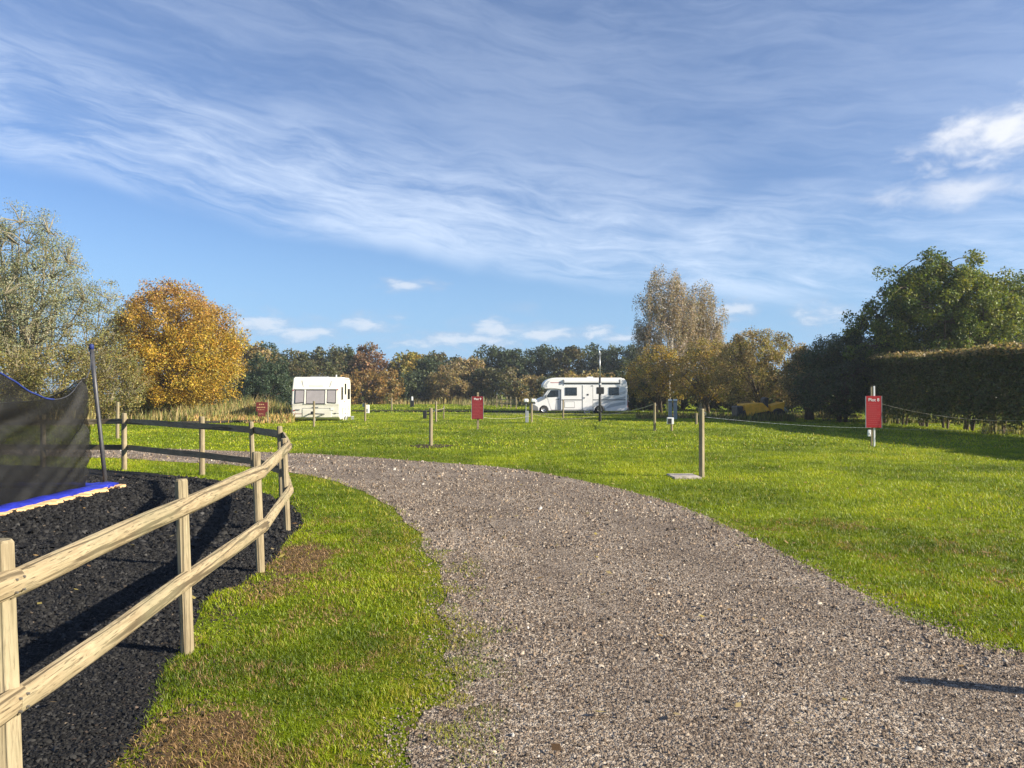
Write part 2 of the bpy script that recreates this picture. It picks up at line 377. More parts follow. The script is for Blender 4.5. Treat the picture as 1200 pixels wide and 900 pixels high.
# ------------------------------------------------------------------ grass blades
rng = np.random.default_rng(11)
LEa, REa, BEa = LE, RE, BE
def lawn_colour(x, y, r):
    n = len(x)
    a = fbm(x, y, 2.6, 1); b = fbm(x, y, .5, 6)
    dark, mid, lite, dry = (np.array(c) for c in ((.085, .132, .004), (.215, .290, .005), (.385, .430, .009), (.46, .38, .075)))
    g_ = fbm(x, y, 7.0, 17); m_ = fbm(x, y * .55, 1.1, 27); v = np.clip(.5 + .75 * (a - .5) + .55 * (b - .5) + .75 * (m_ - .5) + .35 * (g_ - .5) + .36 * (r.random(n) - .5) + .05, 0, 1.15)
    c = np.where((v < .58)[:, None], dark + (mid - dark) * np.clip((v - .25) / .33, 0, 1)[:, None], mid + (lite - mid) * np.clip((v - .58) / .32, 0, 1)[:, None])
    c = np.where((r.random(n) < .04 + .08 * (a > .58) + .06 * (b > .64))[:, None], dry * (.6 + .5 * r.random(n))[:, None], c)
    return c
def dead_patch(x, y):                # withered turf beside the mulch and by the bend
    d = np.zeros(len(x))
    for px, py, rx, ry in ((225, 868, .34, .50), (290, 900, .22, .25), (352, 655, .30, .65), (325, 690, .20, .35)):
        cx, cy = gp(px, py); d = np.maximum(d, 1.45 - np.sqrt(((x - cx) / rx) ** 2 + ((y - cy) / ry) ** 2))
    return np.clip(d + (fbm(x, y, .22, 2) - .5) * 1.5, 0, 1)
def moss(x, y): return None
def blades(name, d0, d1, dens, hgt, wid, seg, seed, half=.80):
    r = np.random.default_rng(seed)
    area = half * (d1 * d1 - d0 * d0); n = int(area * dens)
    y = np.sqrt(r.random(n) * (d1 * d1 - d0 * d0) + d0 * d0); x = (r.random(n) * 2 - 1) * half * y
    inP, inB = inside(PATH, x, y), inside(BARK, x, y)
    eL, eR = (edge_dist(LEa[::2], x, y), edge_dist(REa[::2], x, y)) if d0 < 30 else (np.full(n, 9.), np.full(n, 9.))
    eP = np.minimum(eL, eR)
    eB = edge_dist(BEa[::2], x, y) if d0 < 20 else np.full(n, 9.)
    left = eL < eR                   # near side verge creeps into the gravel
    fr = fbm(x, y, .20, 8)
    pk = np.where(inP, np.clip(1.0 - eP / np.where(left & (y < 8), .45, .14), 0, 1) * (fr > .48), np.where(eP < .25, np.clip(.35 + 2.6 * eP, 0, 1) * (fr > .38), 1.0))
    pk = np.where(inB, np.clip(.5 - eB / .10, 0, 1) * .8, pk)
    dp = dead_patch(x, y) if d0 < 10 else np.zeros(n)
    pk *= 1 - .20 * dp
    pk *= np.where(fbm(x, y, .16, 12) < .30, .45, 1)
    k = r.random(n) < pk; x, y, dp, eP, inP, left = x[k], y[k], dp[k], eP[k], inP[k], left[k]; n = len(x)
    col = lawn_colour(x, y, r)
    tan = np.array((.42, .27, .125)) * (.25 + .95 * r.random(n))[:, None]
    col = np.where((r.random(n) < np.minimum(dp * 1.3, .90))[:, None], tan, col)
    ye = np.clip(1 - eP / .5, 0, 1) * left * (.35 + .65 * (fbm(x, y, .4, 3) > .48))
    col = np.where((r.random(n) < ye * .8)[:, None], np.array((.36, .34, .035)) * (.6 + .6 * r.random(n))[:, None], col)
    h = hgt * (.45 + .8 * r.random(n)) * (.35 + 1.3 * fbm(x, y, .35, 15)) * (1 - .15 * dp) * np.where(inP, .75, 1)
    ang = r.random(n) * 2 * np.pi; lean = (.25 + .75 * r.random(n)) * h * (1 + .8 * dp); wd = wid * (.6 + .8 * r.random(n))
    fx, fy = np.cos(ang), np.sin(ang); tw = ang + (r.random(n) - .5) * 2; sx, sy = -np.sin(tw) * wd / 2, np.cos(tw) * wd / 2
    z0 = np.full(n, -.004); b = np.stack([x, y, z0], 1); s = np.stack([sx, sy, np.zeros(n)], 1)
    tip = b + np.stack([fx * lean, fy * lean, h], 1)
    if seg == 1:
        V = np.stack([b - s, b + s, tip], 1).reshape(-1, 3); kk = 3
        cc = np.repeat(col, 3, 0)
        me = fast_mesh(name, V, kk, cc)
    else:
        mid = b + np.stack([fx * lean * .3, fy * lean * .3, h * .62], 1)
        V = np.stack([b - s, b + s, mid + s * .8, mid - s * .8, tip], 1).reshape(-1, 3)
        i = np.arange(n)[:, None] * 5
        Fi = np.concatenate([i + np.array([[0, 1, 2]]), i + np.array([[0, 2, 3]]), i + np.array([[3, 2, 4]])])
        me = idx_mesh(name, V, Fi, np.repeat(col, 5, 0))
    return tag(link(name, me, M['blade']), kind='stuff')
blades('grass', 2.3, 5.2, 15000, .031, .0036, 2, 1)
blades('grass', 5.2, 10, 4600, .034, .0056, 2, 2)
blades('grass', 10, 22, 850, .046, .013, 1, 3)
blades('grass', 22, 60, 90, .055, .040, 1, 4)
blades('grass', 60, 120, 12, .09, .12, 1, 5)

# ------------------------------------------------------------------ loose gravel and mulch chips
CUBE = np.array([(-1.1, -.9, -1.3), (1.1, -.9, -1.3), (1.1, .9, -1.3), (-1.1, .9, -1.3), (-.5, .1, .9), (.55, -.1, .9)], float)   # angular stone, open below
CF = np.array([(0, 1, 5), (0, 5, 4), (1, 2, 5), (2, 3, 4), (2, 4, 5), (3, 0, 4)])
def lumps(name, x, y, size, shape, jit, cols, m, seed, lift=.25, tilt=.5):
    r = np.random.default_rng(seed); n = len(x)
    S = size[:, None] * np.array(shape) * (.6 + .8 * r.random((n, 3)))
    v = CUBE[None] * (1 + jit * (r.random((n, 6, 3)) - .5) * 2); v = v * S[:, None, :]
    a = r.random(n) * 2 * np.pi; tx = (r.random(n) - .5) * 2 * tilt; ca, sa, ct, st = np.cos(a), np.sin(a), np.cos(tx), np.sin(tx)
    X, Yv, Zv = v[..., 0], v[..., 1], v[..., 2]
    X, Zv = X * ct[:, None] + Zv * st[:, None], -X * st[:, None] + Zv * ct[:, None]
    X, Yv = X * ca[:, None] - Yv * sa[:, None], X * sa[:, None] + Yv * ca[:, None]
    P = np.stack([X + x[:, None], Yv + y[:, None], Zv + (S[:, 2] * (lift + .6))[:, None]], 2).reshape(-1, 3)
    Fi = (np.arange(n)[:, None, None] * 6 + CF[None]).reshape(-1, 3)
    me = idx_mesh(name, P, Fi, np.repeat(cols, 6, 0))
    return tag(link(name, me, m), kind='stuff')
def scatter(poly, d0, d1, dens, seed, half=.8):
    r = np.random.default_rng(seed); n = int(half * (d1 * d1 - d0 * d0) * dens)
    y = np.sqrt(r.random(n) * (d1 * d1 - d0 * d0) + d0 * d0); x = (r.random(n) * 2 - 1) * half * y
    k = inside(poly, x, y); return x[k], y[k]
pal = np.array([(.150, .115, .085), (.235, .185, .140), (.30, .246, .19), (.20, .145, .102), (.37, .315, .25), (.090, .068, .050), (.26, .195, .135)])
for (d0, d1, dens, sz, sd_) in ((2.3, 4.6, 7500, .0034, 21), (4.6, 8, 3000, .0046, 22), (8, 14, 900, .0066, 23), (14, 26, 120, .0105, 24)):
    x, y = scatter(PATH, d0, d1, dens, sd_); r = np.random.default_rng(sd_ + 50)
    lo = fbm(x, y, 1.1, 21); dl, dr = edge_dist(LE[::2], x, y), edge_dist(RE[::2], x, y); wr = wheel_wear(dl / (dl + dr)) * (fbm(x, y, .6, 25) > .34)
    k = r.random(len(x)) < (.20 + 1.25 * lo) * (1 - .55 * wr); x, y, lo = x[k], y[k], lo[k]; n = len(x)
    c = pal[r.integers(0, len(pal), n)] * (.55 + .72 * r.random(n) + .35 * (lo - .5))[:, None]
    s = sz * np.exp(np.clip(r.normal(0, .38, n), -1, .75)); big = r.random(n) < .0008; s[big] *= 1.7; c[big] = np.array((.62, .58, .53)) * (.6 + .4 * r.random(big.sum()))[:, None]
    lumps('loose_gravel', x, y, s * 1.1, (1.15, 1.0, .95), .42, c, M['stone'], sd_)
# stones kicked into the verge
x, y = scatter(PATH, 2.3, 8, 700, 31); r = np.random.default_rng(5)
x = x + r.normal(0, .22, len(x)); k = ~inside(PATH, x, y) & ~inside(BARK, x, y); x, y = x[k], y[k]
lumps('loose_gravel', x, y, .004 * np.exp(r.normal(0, .3, len(x))), (1.1, .9, .6), .34, pal[r.integers(0, len(pal), len(x))] * 1.1, M['stone'], 32, lift=1.0)
r = np.random.default_rng(61); E_ = np.array(LE + RE); E_ = E_[(E_[:, 1] > 2.2) & (E_[:, 1] < 12)]
i = r.integers(0, len(E_), 6500); x = E_[i, 0] + r.normal(0, .11, len(i)); y = E_[i, 1] + r.normal(0, .17, len(i)); k = ~inside(PATH, x, y); x, y = x[k], y[k]
lumps('loose_gravel', x, y, .0036 * np.exp(np.clip(r.normal(0, .35, len(x)), -1, .6)), (1.15, .9, .62), .34, pal[r.integers(0, len(pal), len(x))] * .8, M['stone'], 62, lift=1.3)
for (d0, d1, dens, sz, sd_) in ((2.3, 5, 5600, .0054, 41), (5, 8, 2300, .0075, 42), (8, 15, 480, .012, 43)):
    x, y = scatter(BARK, d0, d1, dens, sd_); r = np.random.default_rng(sd_ + 50); n = len(x)
    c = np.array((.016, .0155, .015)) * np.exp(r.normal(0, .5, n))[:, None]
    lt = r.random(n) < .010; c[lt] = np.array((.14, .11, .08)) * (.4 + .8 * r.random(lt.sum()))[:, None]
    lumps('mulch_chips', x, y, sz * np.exp(np.clip(r.normal(0, .35, n), -1, .6)), (1.5, .8, .75), .4, c, M['chip'], sd_, lift=.5, tilt=.9)
# chips and crumbs spilled over the turf edge
r = np.random.default_rng(77); be = np.array(BE); be = be[(be[:, 1] > 2.5) & (be[:, 1] < 12) & (be[:, 0] > -5)]
i = r.integers(0, len(be), 5200); x = be[i, 0] + r.normal(0, .16, len(i)) + .03; y = be[i, 1] + r.normal(0, .2, len(i))
lumps('mulch_chips', x, y, .0048 * np.exp(np.clip(r.normal(0, .3, len(x)), -1, .5)), (1.5, .8, .5), .35, np.array((.03, .022, .017)) * np.exp(r.normal(0, .5, len(x)))[:, None], M['chip'], 78, lift=1.0, tilt=.9)
def litter():
    r = np.random.default_rng(88); n = 420
    y = np.sqrt(r.random(n) * (20 ** 2 - 2.6 ** 2) + 2.6 ** 2); x = (r.random(n) * 2 - 1) * .7 * y
    s = .022 + .02 * r.random(n); a = r.random(n) * 6.28; t = np.stack([np.cos(a), np.sin(a), (r.random(n) - .5) * .7], 1); b = np.stack([-np.sin(a), np.cos(a), (r.random(n) - .5) * .9], 1)
    p = np.stack([x, y, .03 + .015 * r.random(n)], 1)
    V = np.stack([p - t * s[:, None], p + b * s[:, None] * .55, p + t * s[:, None], p - b * s[:, None] * .55], 1).reshape(-1, 3)
    c = np.array([(.34, .22, .09), (.42, .33, .16), (.22, .13, .06), (.45, .36, .10)])[r.integers(0, 4, n)]
    tag(link('fallen_leaves', fast_mesh('fallen_leaves', V, 4, np.repeat(c, 4, 0)), M['leaf']), kind='stuff')
litter()

# ------------------------------------------------------------------ post-and-rail fence round the play area
M['nail'] = plain('galvanised_nail', (.25, .24, .23), .5, .8)
def xpost(L, r, n=12, seed=0, chamfer=.012):
    rd = random.Random(seed); V, Fc = [], []; ks = 9
    xs = [-.25 + (L + .25) * i / (ks - 1) for i in range(ks)]; xs[-1] = L - chamfer; xs.append(L)
    ph = [rd.uniform(-.05, .05) for _ in range(n)]
    for j, x in enumerate(xs):
        rr = r * (1.04 - .06 * j / ks) * (1 - (chamfer / r * .6 if j == len(xs) - 1 else 0))
        for k in range(n):
            a = 2 * math.pi * k / n; q = rr * (1 + ph[k] + rd.uniform(-.012, .012)); V.append((x, q * math.cos(a), q * math.sin(a)))
    for j in range(len(xs) - 1):
        for k in range(n): Fc.append((j * n + k, j * n + (k + 1) % n, (j + 1) * n + (k + 1) % n, (j + 1) * n + k))
    Fc.append(tuple(range((len(xs) - 1) * n, len(xs) * n))); return V, Fc
def xrail(L, r0, r1, seed):
    rd = random.Random(seed); V, Fc = [], []; ks = 26; m = 11
    o1, o2 = rd.uniform(0, 99), rd.uniform(0, 99)
    for j in range(ks):
        t = j / (ks - 1); x = L * t; r = r0 + (r1 - r0) * t
        dy = .010 * mnoise.noise((x * .8, o1, 0)); dz = .014 * mnoise.noise((x * .7, o2, 3))
        end = .94 if j in (0, ks - 1) else 1
        for k in range(m):
            a = -math.pi / 2 + math.pi * k / (m - 1); q = r * end * (1 + .05 * mnoise.noise((x * 3, a * 2, o1)))
            V.append((x, dy + math.cos(a) * q * .80, dz + math.sin(a) * q))
    for j in range(ks - 1):
        for k in range(m): Fc.append((j * m + k, j * m + (k + 1) % m, (j + 1) * m + (k + 1) % m, (j + 1) * m + k))
    Fc += [tuple(range(m))[::-1], tuple(range((ks - 1) * m, ks * m))]; return V, Fc
FP = [(-1.78, .75, 1.1), (-1.865, 2.86, 1.10), (-2.045, 4.86, 1.10), (-2.30, 7.05, 1.10), (-2.66, 9.12, 1.10), (-3.40, 11.4, 1.14), (-4.50, 13.4, 1.13), (-6.12, 15.2, 1.16), (-8.16, 16.2, 1.20), (-10.2, 16.75, 1.15), (-12.3, 16.6, 1.15), (-14.4, 16.1, 1.15)]
TOPZ = [.93, .935, .905, .92, 1.0, 1.0, .985, 1.0, 1.03, .98, .95, .95]
LOWZ = [.50, .50, .460, .425, .475, .47, .44, .44, .475, .46, .45, .45]
fence = thing('post_and_rail_fence', (-2.66, 9.12, 0), 'weathered half-round timber post and rail fence curving round the black mulch', 'fence')
fl = Vector(fence.location); cen = Vector((-8.5, 7.5, 0))
for i, (x, y, h) in enumerate(FP):
    lean = (-.045 if i < 7 else -.01)
    rot = Matrix.Rotation(math.atan2(lean, h), 4, 'Y') @ Matrix.Rotation(-math.pi / 2, 4, 'Y') @ Matrix.Rotation(i * 1.3, 4, 'X')
    r = .054 if i == 1 else .039 if i < 7 else .054
    o = obj('post', xpost(h, r, 12, i), M['post'], fence, Vector((x, y, 0)) - fl, rot.to_euler(), smooth=False)
def outward(i):
    p = Vector(FP[i][:2]).to_3d(); a = Vector(FP[max(i - 1, 0)][:2]).to_3d(); b = Vector(FP[min(i + 1, len(FP) - 1)][:2]).to_3d()
    d = (b - a).normalized(); n = Vector((d.y, -d.x, 0))
    return n if n.dot(p - cen) > 0 else -n
RUNS = [(0, 1, .056, .055), (1, 3, .056, .066), (3, 4, .062, .062), (4, 5, .062, .060), (5, 6, .058, .058), (6, 8, .058, .056), (8, 10, .056, .054), (10, 11, .055, .055)]
for lvl, zz in (('top', TOPZ), ('low', LOWZ)):
    for q, (a, b, r0, r1) in enumerate(RUNS):
        pts = []
        for i in (a, b):
            x, y, h = FP[i]; lean = (-.045 if i < 7 else -.01) * zz[i] / h
            pts.append(Vector((x + lean, y, zz[i])) + outward(i) * .040)
        d = pts[1] - pts[0]; L = d.length; ex = d.normalized(); yv = outward((a + b) // 2 if b - a > 1 else b); yv = (outward(a) + outward(b)).normalized()
        ez = ex.cross(yv).normalized()
        if ez.z < 0: ez = -ez
        ey = ez.cross(ex)
        if ey.dot(yv) < 0: pass
        mtx = Matrix((ex, ey, ez)).transposed()
        s = 1 if ey.dot(yv) > 0 else -1
        vf = xrail(L + .05, r0, r1, q * 7 + len(lvl) * (lvl == 'top'))
        if s < 0: vf = ([(x, -y, z) for x, y, z in vf[0]], vf[1])
        rl = obj('rail', vf, M['rail'], fence, pts[0] - ex * .025 - fl, mtx.to_euler(), smooth=False)
        for tt in (.035, L - .01):
            if a < 5:
                for dzz in (-.022, .025):
                    obj('nail', tube([(tt, s * .035, dzz), (tt, s * (.80 * r0 + .004), dzz)], .005, 6), M['nail'], rl)

# ------------------------------------------------------------------ sunken trampoline
M['bluepvc'] = plain('blue_vinyl', (.014, .022, .30), .42, 0, .5, .4, 5, .5)
M['foam'] = plain('perished_foam', (.62, .40, .20), .9, 0, .1, .3, 9, .6)
M['blackbed'] = plain('trampoline_bed', (.012, .012, .013), .7, 0, .3, .2, 30, .2)
M['pole'] = plain('dark_pole_sleeve', (.05, .05, .055), .45, 0, .5, .3, 8)
def net_mat():
    m, t, b = mat('safety_net'); b.inputs['Base Color'].default_value = (.006, .006, .0055, 1); b.inputs['Roughness'].default_value = .65; b.inputs['Specular IOR Level'].default_value = .35
    tr = t.n('ShaderNodeBsdfTransparent'); mx = t.n('ShaderNodeMixShader')
    tc = t.n('ShaderNodeTexCoord'); n = t.noise(tc.outputs['Object'], 5, 4, .6)
    t.put(mx.inputs[0], t.rng(n, .3, .7, .62, .86)); t.link(tr.outputs[0], mx.inputs[1]); t.link(b.outputs[0], mx.inputs[2])
    t.link(mx.outputs[0], m.node_tree.nodes['Material Output'].inputs[0]); return m
M['net'] = net_mat(); M['hem'] = plain('faded_blue_hem', (.02, .035, .16), .6, 0, .3, .3, 5)
TR = thing('trampoline', (-8.3, 10.9, 0), 'sunken trampoline with blue pads, a sagging black safety net and leaning pole', 'trampoline')
tl = Vector(TR.location)
x0, x1, y0, y1 = -10.0, -6.78, 8.5, 13.25
def strip(pa, pb, wdt, z, th, seed, nn=26, rag_=.03):
    rd = random.Random(seed); pa, pb = Vector(pa), Vector(pb); d = (pb - pa).normalized(); nrm = Vector((-d.y, d.x, 0)); V, Fc = [], []
    for i in range(nn + 1):
        p = pa + (pb - pa) * (i / nn); a, b = rd.uniform(-rag_, rag_), rd.uniform(-rag_, rag_); up = rd.uniform(0, .02)
        for sx, zz in ((-wdt / 2 + a, z), (wdt / 2 + b, z), (wdt / 2 + b * .8, z + th * .5 + up), (.05 * wdt, z + th + up), (-wdt / 2 + a * .8, z + th * .6 + up)):
            q = p + nrm * sx; V.append((q.x, q.y, zz))
    for i in range(nn):
        for k in range(5): Fc.append((i * 5 + k, i * 5 + (k + 1) % 5, i * 5 + 5 + (k + 1) % 5, i * 5 + 5 + k))
    Fc += [tuple(range(5))[::-1], tuple(range(nn * 5, nn * 5 + 5))]; return V, Fc
def loc(v): return [(p[0] - tl.x, p[1] - tl.y, p[2]) for p in v]
for k, (a, b) in enumerate((((x1 - .17, y0), (x1 - .17, y1)), ((x0, y1 - .17), (x1 - .0, y1 - .17)), ((x0 + .17, y0), (x0 + .17, y1)), ((x0, y0 + .17), (x1, y0 + .17)))):
    v, f = strip((*a, 0), (*b, 0), .34, .03 + .004 * k, .06, k)
    pd = obj('edge_pad', (loc(v), f), M['bluepvc'], TR, smooth=True)
    if k < 2:
        off = .22 if k == 0 else -.05
        aa = (a[0] + (.16 if k == 0 else 0), a[1] + (.16 if k == 1 else 0)); bb = (b[0] + (.16 if k == 0 else .12), b[1] + (.16 if k == 1 else 0))
        v, f = strip((*aa, 0), (*bb, 0), .19, .012, .035, k + 10, 46, .12)
        obj('foam', (loc(v), f), M['foam'], pd)
v, f = box(x0 + .34, x1 - .34, y0 + .34, y1 - .34, .02, .05); obj('bed', (loc(v), f), M['blackbed'], TR)
for (bx, by, tx, ty, hh) in ((-7.08, 13.42, -7.36, 13.45, 2.40), (-7.0, 8.35, -7.0, 8.2, 2.5), (-9.8, 13.4, -9.9, 13.6, 2.4), (-9.8, 8.35, -9.9, 8.2, 2.4)):
    v, f = tube([(bx, by, 0), (bx * .66 + tx * .34, by * .66 + ty * .34, hh / 3 + .02), (bx * .33 + tx * .67, by * .33 + ty * .67, hh * .66), (tx, ty, hh)], .036, 12)
    pl = obj('pole', (loc(v), f), M['pole'], TR, smooth=True)
    v, f = tube([(tx, ty, hh - .01), (tx, ty, hh + .06), (tx, ty, hh + .085)], [.040, .040, .022], 12); obj('pole_cap', (loc(v), f), M['hem'], pl, smooth=True)
def net_panel(pa, pb, top, seed, hem=True):
    pa, pb = Vector((*pa, 0)), Vector((*pb, 0)); d = pb - pa; nrm = Vector((d.y, -d.x, 0)).normalized(); nu, nv = 70, 34; V, Fc = [], []
    edge = []
    for i in range(nu + 1):
        u = i / nu; tz = top(u)
        for j in range(nv + 1):
            s = j / nv; z = .05 + (tz - .05) * s; p = pa + d * u
            wv = mnoise.noise((u * 5 + s * 3.2, s * 1.1 - u, seed)) * .24 + mnoise.noise((u * 14 + s * 9, s * 1.6, seed + 4)) * .13 + mnoise.noise((u * 34 - s * 14, s * 3, seed + 8)) * .02
            wv += .10 * math.sin(s * 3.0) * math.sin(u * math.pi)
            q = p + nrm * wv * (.35 + .65 * math.sin(math.pi * min(1, s * 1.1)) ) + Vector((0, 0, 0))
            V.append((q.x - tl.x, q.y - tl.y, z))
        edge.append(V[-1])
    for i in range(nu):
        for j in range(nv):
            a = i * (nv + 1) + j; Fc.append((a, a + 1, a + nv + 2, a + nv + 1))
    o = obj('net_panel', (V, Fc), M['net'], TR, smooth=True)
    c_ = int(len(edge) * hem)
    if c_ > 1: obj('hem', tube(edge[:c_ + 1], .008, 6), M['pole'], o, smooth=True)
    if c_ < len(edge) - 1: obj('hem', tube(edge[c_:], .014, 6), M['hem'], o, smooth=True)
def interp(pts):
    xs, ys = zip(*pts)
    def f(u):
        y = float(np.interp(u, xs, ys)); return float(np.mean([np.interp(min(1, max(0, u + k)), xs, ys) for k in (-.04, -.02, 0, .02, .04)]))
    return f
nx, ny0, ny1 = -7.12, 8.75, 12.86
net_panel((nx, ny1), (nx, ny0), interp([(0, 1.90), (.06, 1.68), (.16, 1.53), (.25, 1.53), (.38, 1.66), (.54, 1.95), (.8, 2.25), (1, 2.35)]), 1, .22)
net_panel((nx, ny1), (-9.75, ny1), interp([(0, 1.90), (.12, 1.68), (.3, 1.50), (.6, 1.45), (.9, 1.8), (1, 2.0)]), 2, 1)
net_panel((-9.75, ny1), (-9.75, ny0), interp([(0, 2.0), (.3, 1.7), (.7, 1.7), (1, 2.1)]), 3, 1)
obj('net_tie', tube(loc([(nx, ny1, 1.88), (-7.24, 13.2, 2.05), (-7.35, 13.44, 2.36)]), .008, 5), M['pole'], TR)

# ------------------------------------------------------------------ posts, signs, hook-ups, ropes on the pitches
M['red'] = plain('red_sign_paint', (.36, .008, .011), .42, 0, .5, .12, 3)
M['textfaint'] = plain('worn_small_print', (.42, .14, .13), .6, 0, .3, .2, 6)
M['darkred'] = plain('dark_red_sign_paint', (.19, .008, .013), .45, 0, .5, .15, 3)
M['maroon'] = plain('faded_maroon_paint', (.17, .026, .024), .6, 0, .4, .2, 5)
M['white'] = plain('white_plastic', (.80, .80, .78), .4, 0, .5, .05, 3)
M['grey'] = plain('grey_plastic', (.30, .32, .33), .5, 0, .4, .12, 4)
M['black'] = plain('black_plastic', (.02, .02, .022), .45, 0, .5, .2, 4)
M['concrete'] = plain('concrete', (.40, .35, .30), .9, 0, .2, .4, 7, .6)
M['rope'] = plain('rope_fibre', (.42, .38, .28), .9, 0, .2, .3, 40)
M['bluerope'] = plain('blue_white_rope', (.15, .17, .18), .8, 0, .2, .5, 30)
M['steel'] = plain('galvanised_steel', (.42, .43, .44), .4, .7, .5, .15, 8)
M['soil'] = plain('bare_soil', (.06, .045, .03), .95, 0, .1, .5, 14, .8)
M['letter'] = plain('white_lettering', (.82, .80, .78), .5, 0, .3, .03, 3)
ROT_UP = (0, -math.pi / 2, 0)
def rope_post(px, base, top, label, r=.055, cat='post', group='timber posts standing on the lawn', lean=0.0, at=None, h=None, name='timber_post'):
    x, y = at or gp(px, base); h = h or ZH(top, y)
    t = thing(name, (x, y, 0), label, cat, group)
    obj('shaft', xpost(h, r, 12, int(px)), M['post'], t, (0, 0, 0), (Matrix.Rotation(lean, 4, 'Y') @ Matrix.Rotation(-math.pi / 2, 4, 'Y')).to_euler())
    V, Fc = tube([(r * .7, 0, h - .13), (r + .03, 0, h - .12), (r + .03, 0, h - .08), (r * .7, 0, h - .07)], .006, 5)
    obj('rope_staple', (V, Fc), M['steel'], t)
    return t
p822 = rope_post(822, 559, 479, 'round timber post beside the pale concrete slab on the lawn', .054)
p505 = rope_post(505, 523, 478, 'timber post with small dark box on it, in a bare soil square', .054)
obj('socket_box', join(box(-.235, -.13, -.07, .07, .84, 1.08), box(-.14, -.05, -.015, .015, .95, .99)), M['black'], p505, bevel=.012)
obj('soil_patch', (lambda q: ([(x, y, .012 + .02 * (i == 0)) for i, (x, y) in enumerate(q)], [(0, i, i % (len(q) - 1) + 1) for i in range(1, len(q))]))([(0, 0)] + [(.62 * math.cos(a) * (1 + .2 * math.sin(3 * a)), .85 * math.sin(a)) for a in [k * .4488 for k in range(14)]]), M['soil'], p505)
rope_post(511, 495, 470, 'slim timber post joined by a thin bar to a shorter stake', .05)
rope_post(520, 491, 475, 'short thin stake at the end of a thin bar', .035)
p368 = rope_post(368, 500, 470, 'dark timber post in front of the caravan drawbar', .05)
rope_post(138, 514, 471, 'pale timber post beyond the rail fence, before the tall dry grass', .055)
rope_post(459, 482, 466, 'thin dark post on the far lawn before the orange bush', .06)
p660 = rope_post(660, 490, 468, 'dark timber post in front of the motorhome side', .05)
p767 = rope_post(767, 505, 472, 'slim timber post holding the rope that slopes to the tall mast', .052)
rope_post(816, 497, 484, 'short grey stub post in the shade behind the round timber post', .06)
pR = rope_post(1300, 0, 0, 'round timber post at the gravel edge whose shadow falls over the track', .060, at=(4.86, 3.62), h=1.22)
pR2 = rope_post(1266, 0, 0, 'timber post on the shaded lawn beside the clipped hedge', .05, at=(15.6, 21.5), h=1.1)
sx, sy = gp(802, 559.3)
sl_ = obj('concrete_slab', join(box(-.27, .25, -.30, .36, -.03, .038)), M['concrete'], None, (sx, sy, 0), (0, 0, .03), bevel=.012)
tag(sl_, 'pale concrete paving slab lying at the foot of the round timber post', 'paving slab')
br = thing('crossbar', ((gp(511, 495)[0] + gp(520, 491)[0]) / 2, 43.9, 0), 'thin pale bar spanning two slim stakes on the lawn', 'bar')
a, b = gp(511, 495), gp(520, 491)
ox, oy = br.location.x, br.location.y
obj('rod', tube([(a[0] - ox, a[1] - oy, .66), (b[0] - ox, b[1] - oy, .62)], .022, 8), M['post'], br)
for q in (a, b): obj('bracket', box(q[0] - ox - .03, q[0] - ox + .03, q[1] - oy - .07, q[1] - oy - .03, .58, .70), M['steel'], br)

def text(s, size, parent, locv, mat_):
    cu = bpy.data.curves.new('lettering', 'FONT'); cu.body = s; cu.size = size; cu.align_x = 'CENTER'; cu.extrude = .002; cu.offset = .004 * size
    tmp = bpy.data.objects.new('lettering_source', cu); C.objects.link(tmp); bpy.context.view_layer.update()
    me = bpy.data.meshes.new_from_object(tmp.evaluated_get(bpy.context.evaluated_depsgraph_get())); bpy.data.objects.remove(tmp)
    o = link('lettering', me, mat_, parent, locv, (math.pi / 2, 0, 0)); o['kind'] = 'stuff'; return o
def plot_sign(px, base, bpx, btop, bbot, wpx, label, title, group, rz, col, twin):
    x, y = gp(px, base); t = thing('pitch_sign', (x, y, 0), label, 'sign', group, rz)
    s = y / F; zt, zb = ZH(btop, y), ZH(bbot, y); w_ = wpx * s; cx = (bpx - px) * s
    bd = obj('board', box(cx - w_ / 2, cx + w_ / 2, -.09, -.062, zb, zt), col, t, bevel=.004)
    obj('board_edge', join(box(cx - w_ / 2 - .014, cx - w_ / 2 - .001, -.093, -.059, zb, zt), box(cx + w_ / 2 + .001, cx + w_ / 2 + .014, -.093, -.059, zb, zt)), M['grey'], bd)
    text(title, .135, bd, (cx, -.0935, zt - .16), M['letter'])
    rd = random.Random(px); z = zt - .24; k = 0
    while z > zb + .05:
        xx = cx - w_ * .40; segs = []
        end = cx + w_ * (.40 if k % 3 else .22)
        while xx < end - .015:
            l = min(rd.uniform(.02, .06), end - xx); segs.append(box(xx, xx + l, -.0935, -.0905, z, z + .009)); xx += l + .012
        obj('text_line', join(*segs), M['textfaint'], bd)['kind'] = 'stuff'; z -= .062; k += 1
    return t, zt, zb
t, zt, zb = plot_sign(1022, 523, 1022.5, 464, 501, 17.5, 'bright red pitch board on two slim stakes in front of the clipped hedge', 'Plot 8', 'red pitch boards', R(-4), M['red'], True)
sgR = t
for dx, hh, mt in ((-.035, 1.80, M['post']), (.045, 1.82, M['white'])):
    obj('stake', join(box(dx - .022, dx + .022, -.052, -.010, -.2, hh)), mt, t, bevel=.004)
obj('socket', join(box(-.145, -.058, -.06, .0, .30, .50), box(-.12, -.08, -.085, -.06, .36, .42)), M['white'], t, bevel=.015)
t, zt, zb = plot_sign(560, 503, 559.5, 464.5, 491, 13.2, 'dark red pitch board on a single pale stake in the middle of the lawn', 'Plot 9', 'red pitch boards', R(5), M['darkred'], False)
sgM = t
obj('stake', box(-.045, .045, -.055, .03, -.2, 1.62), M['post'], t, bevel=.004)
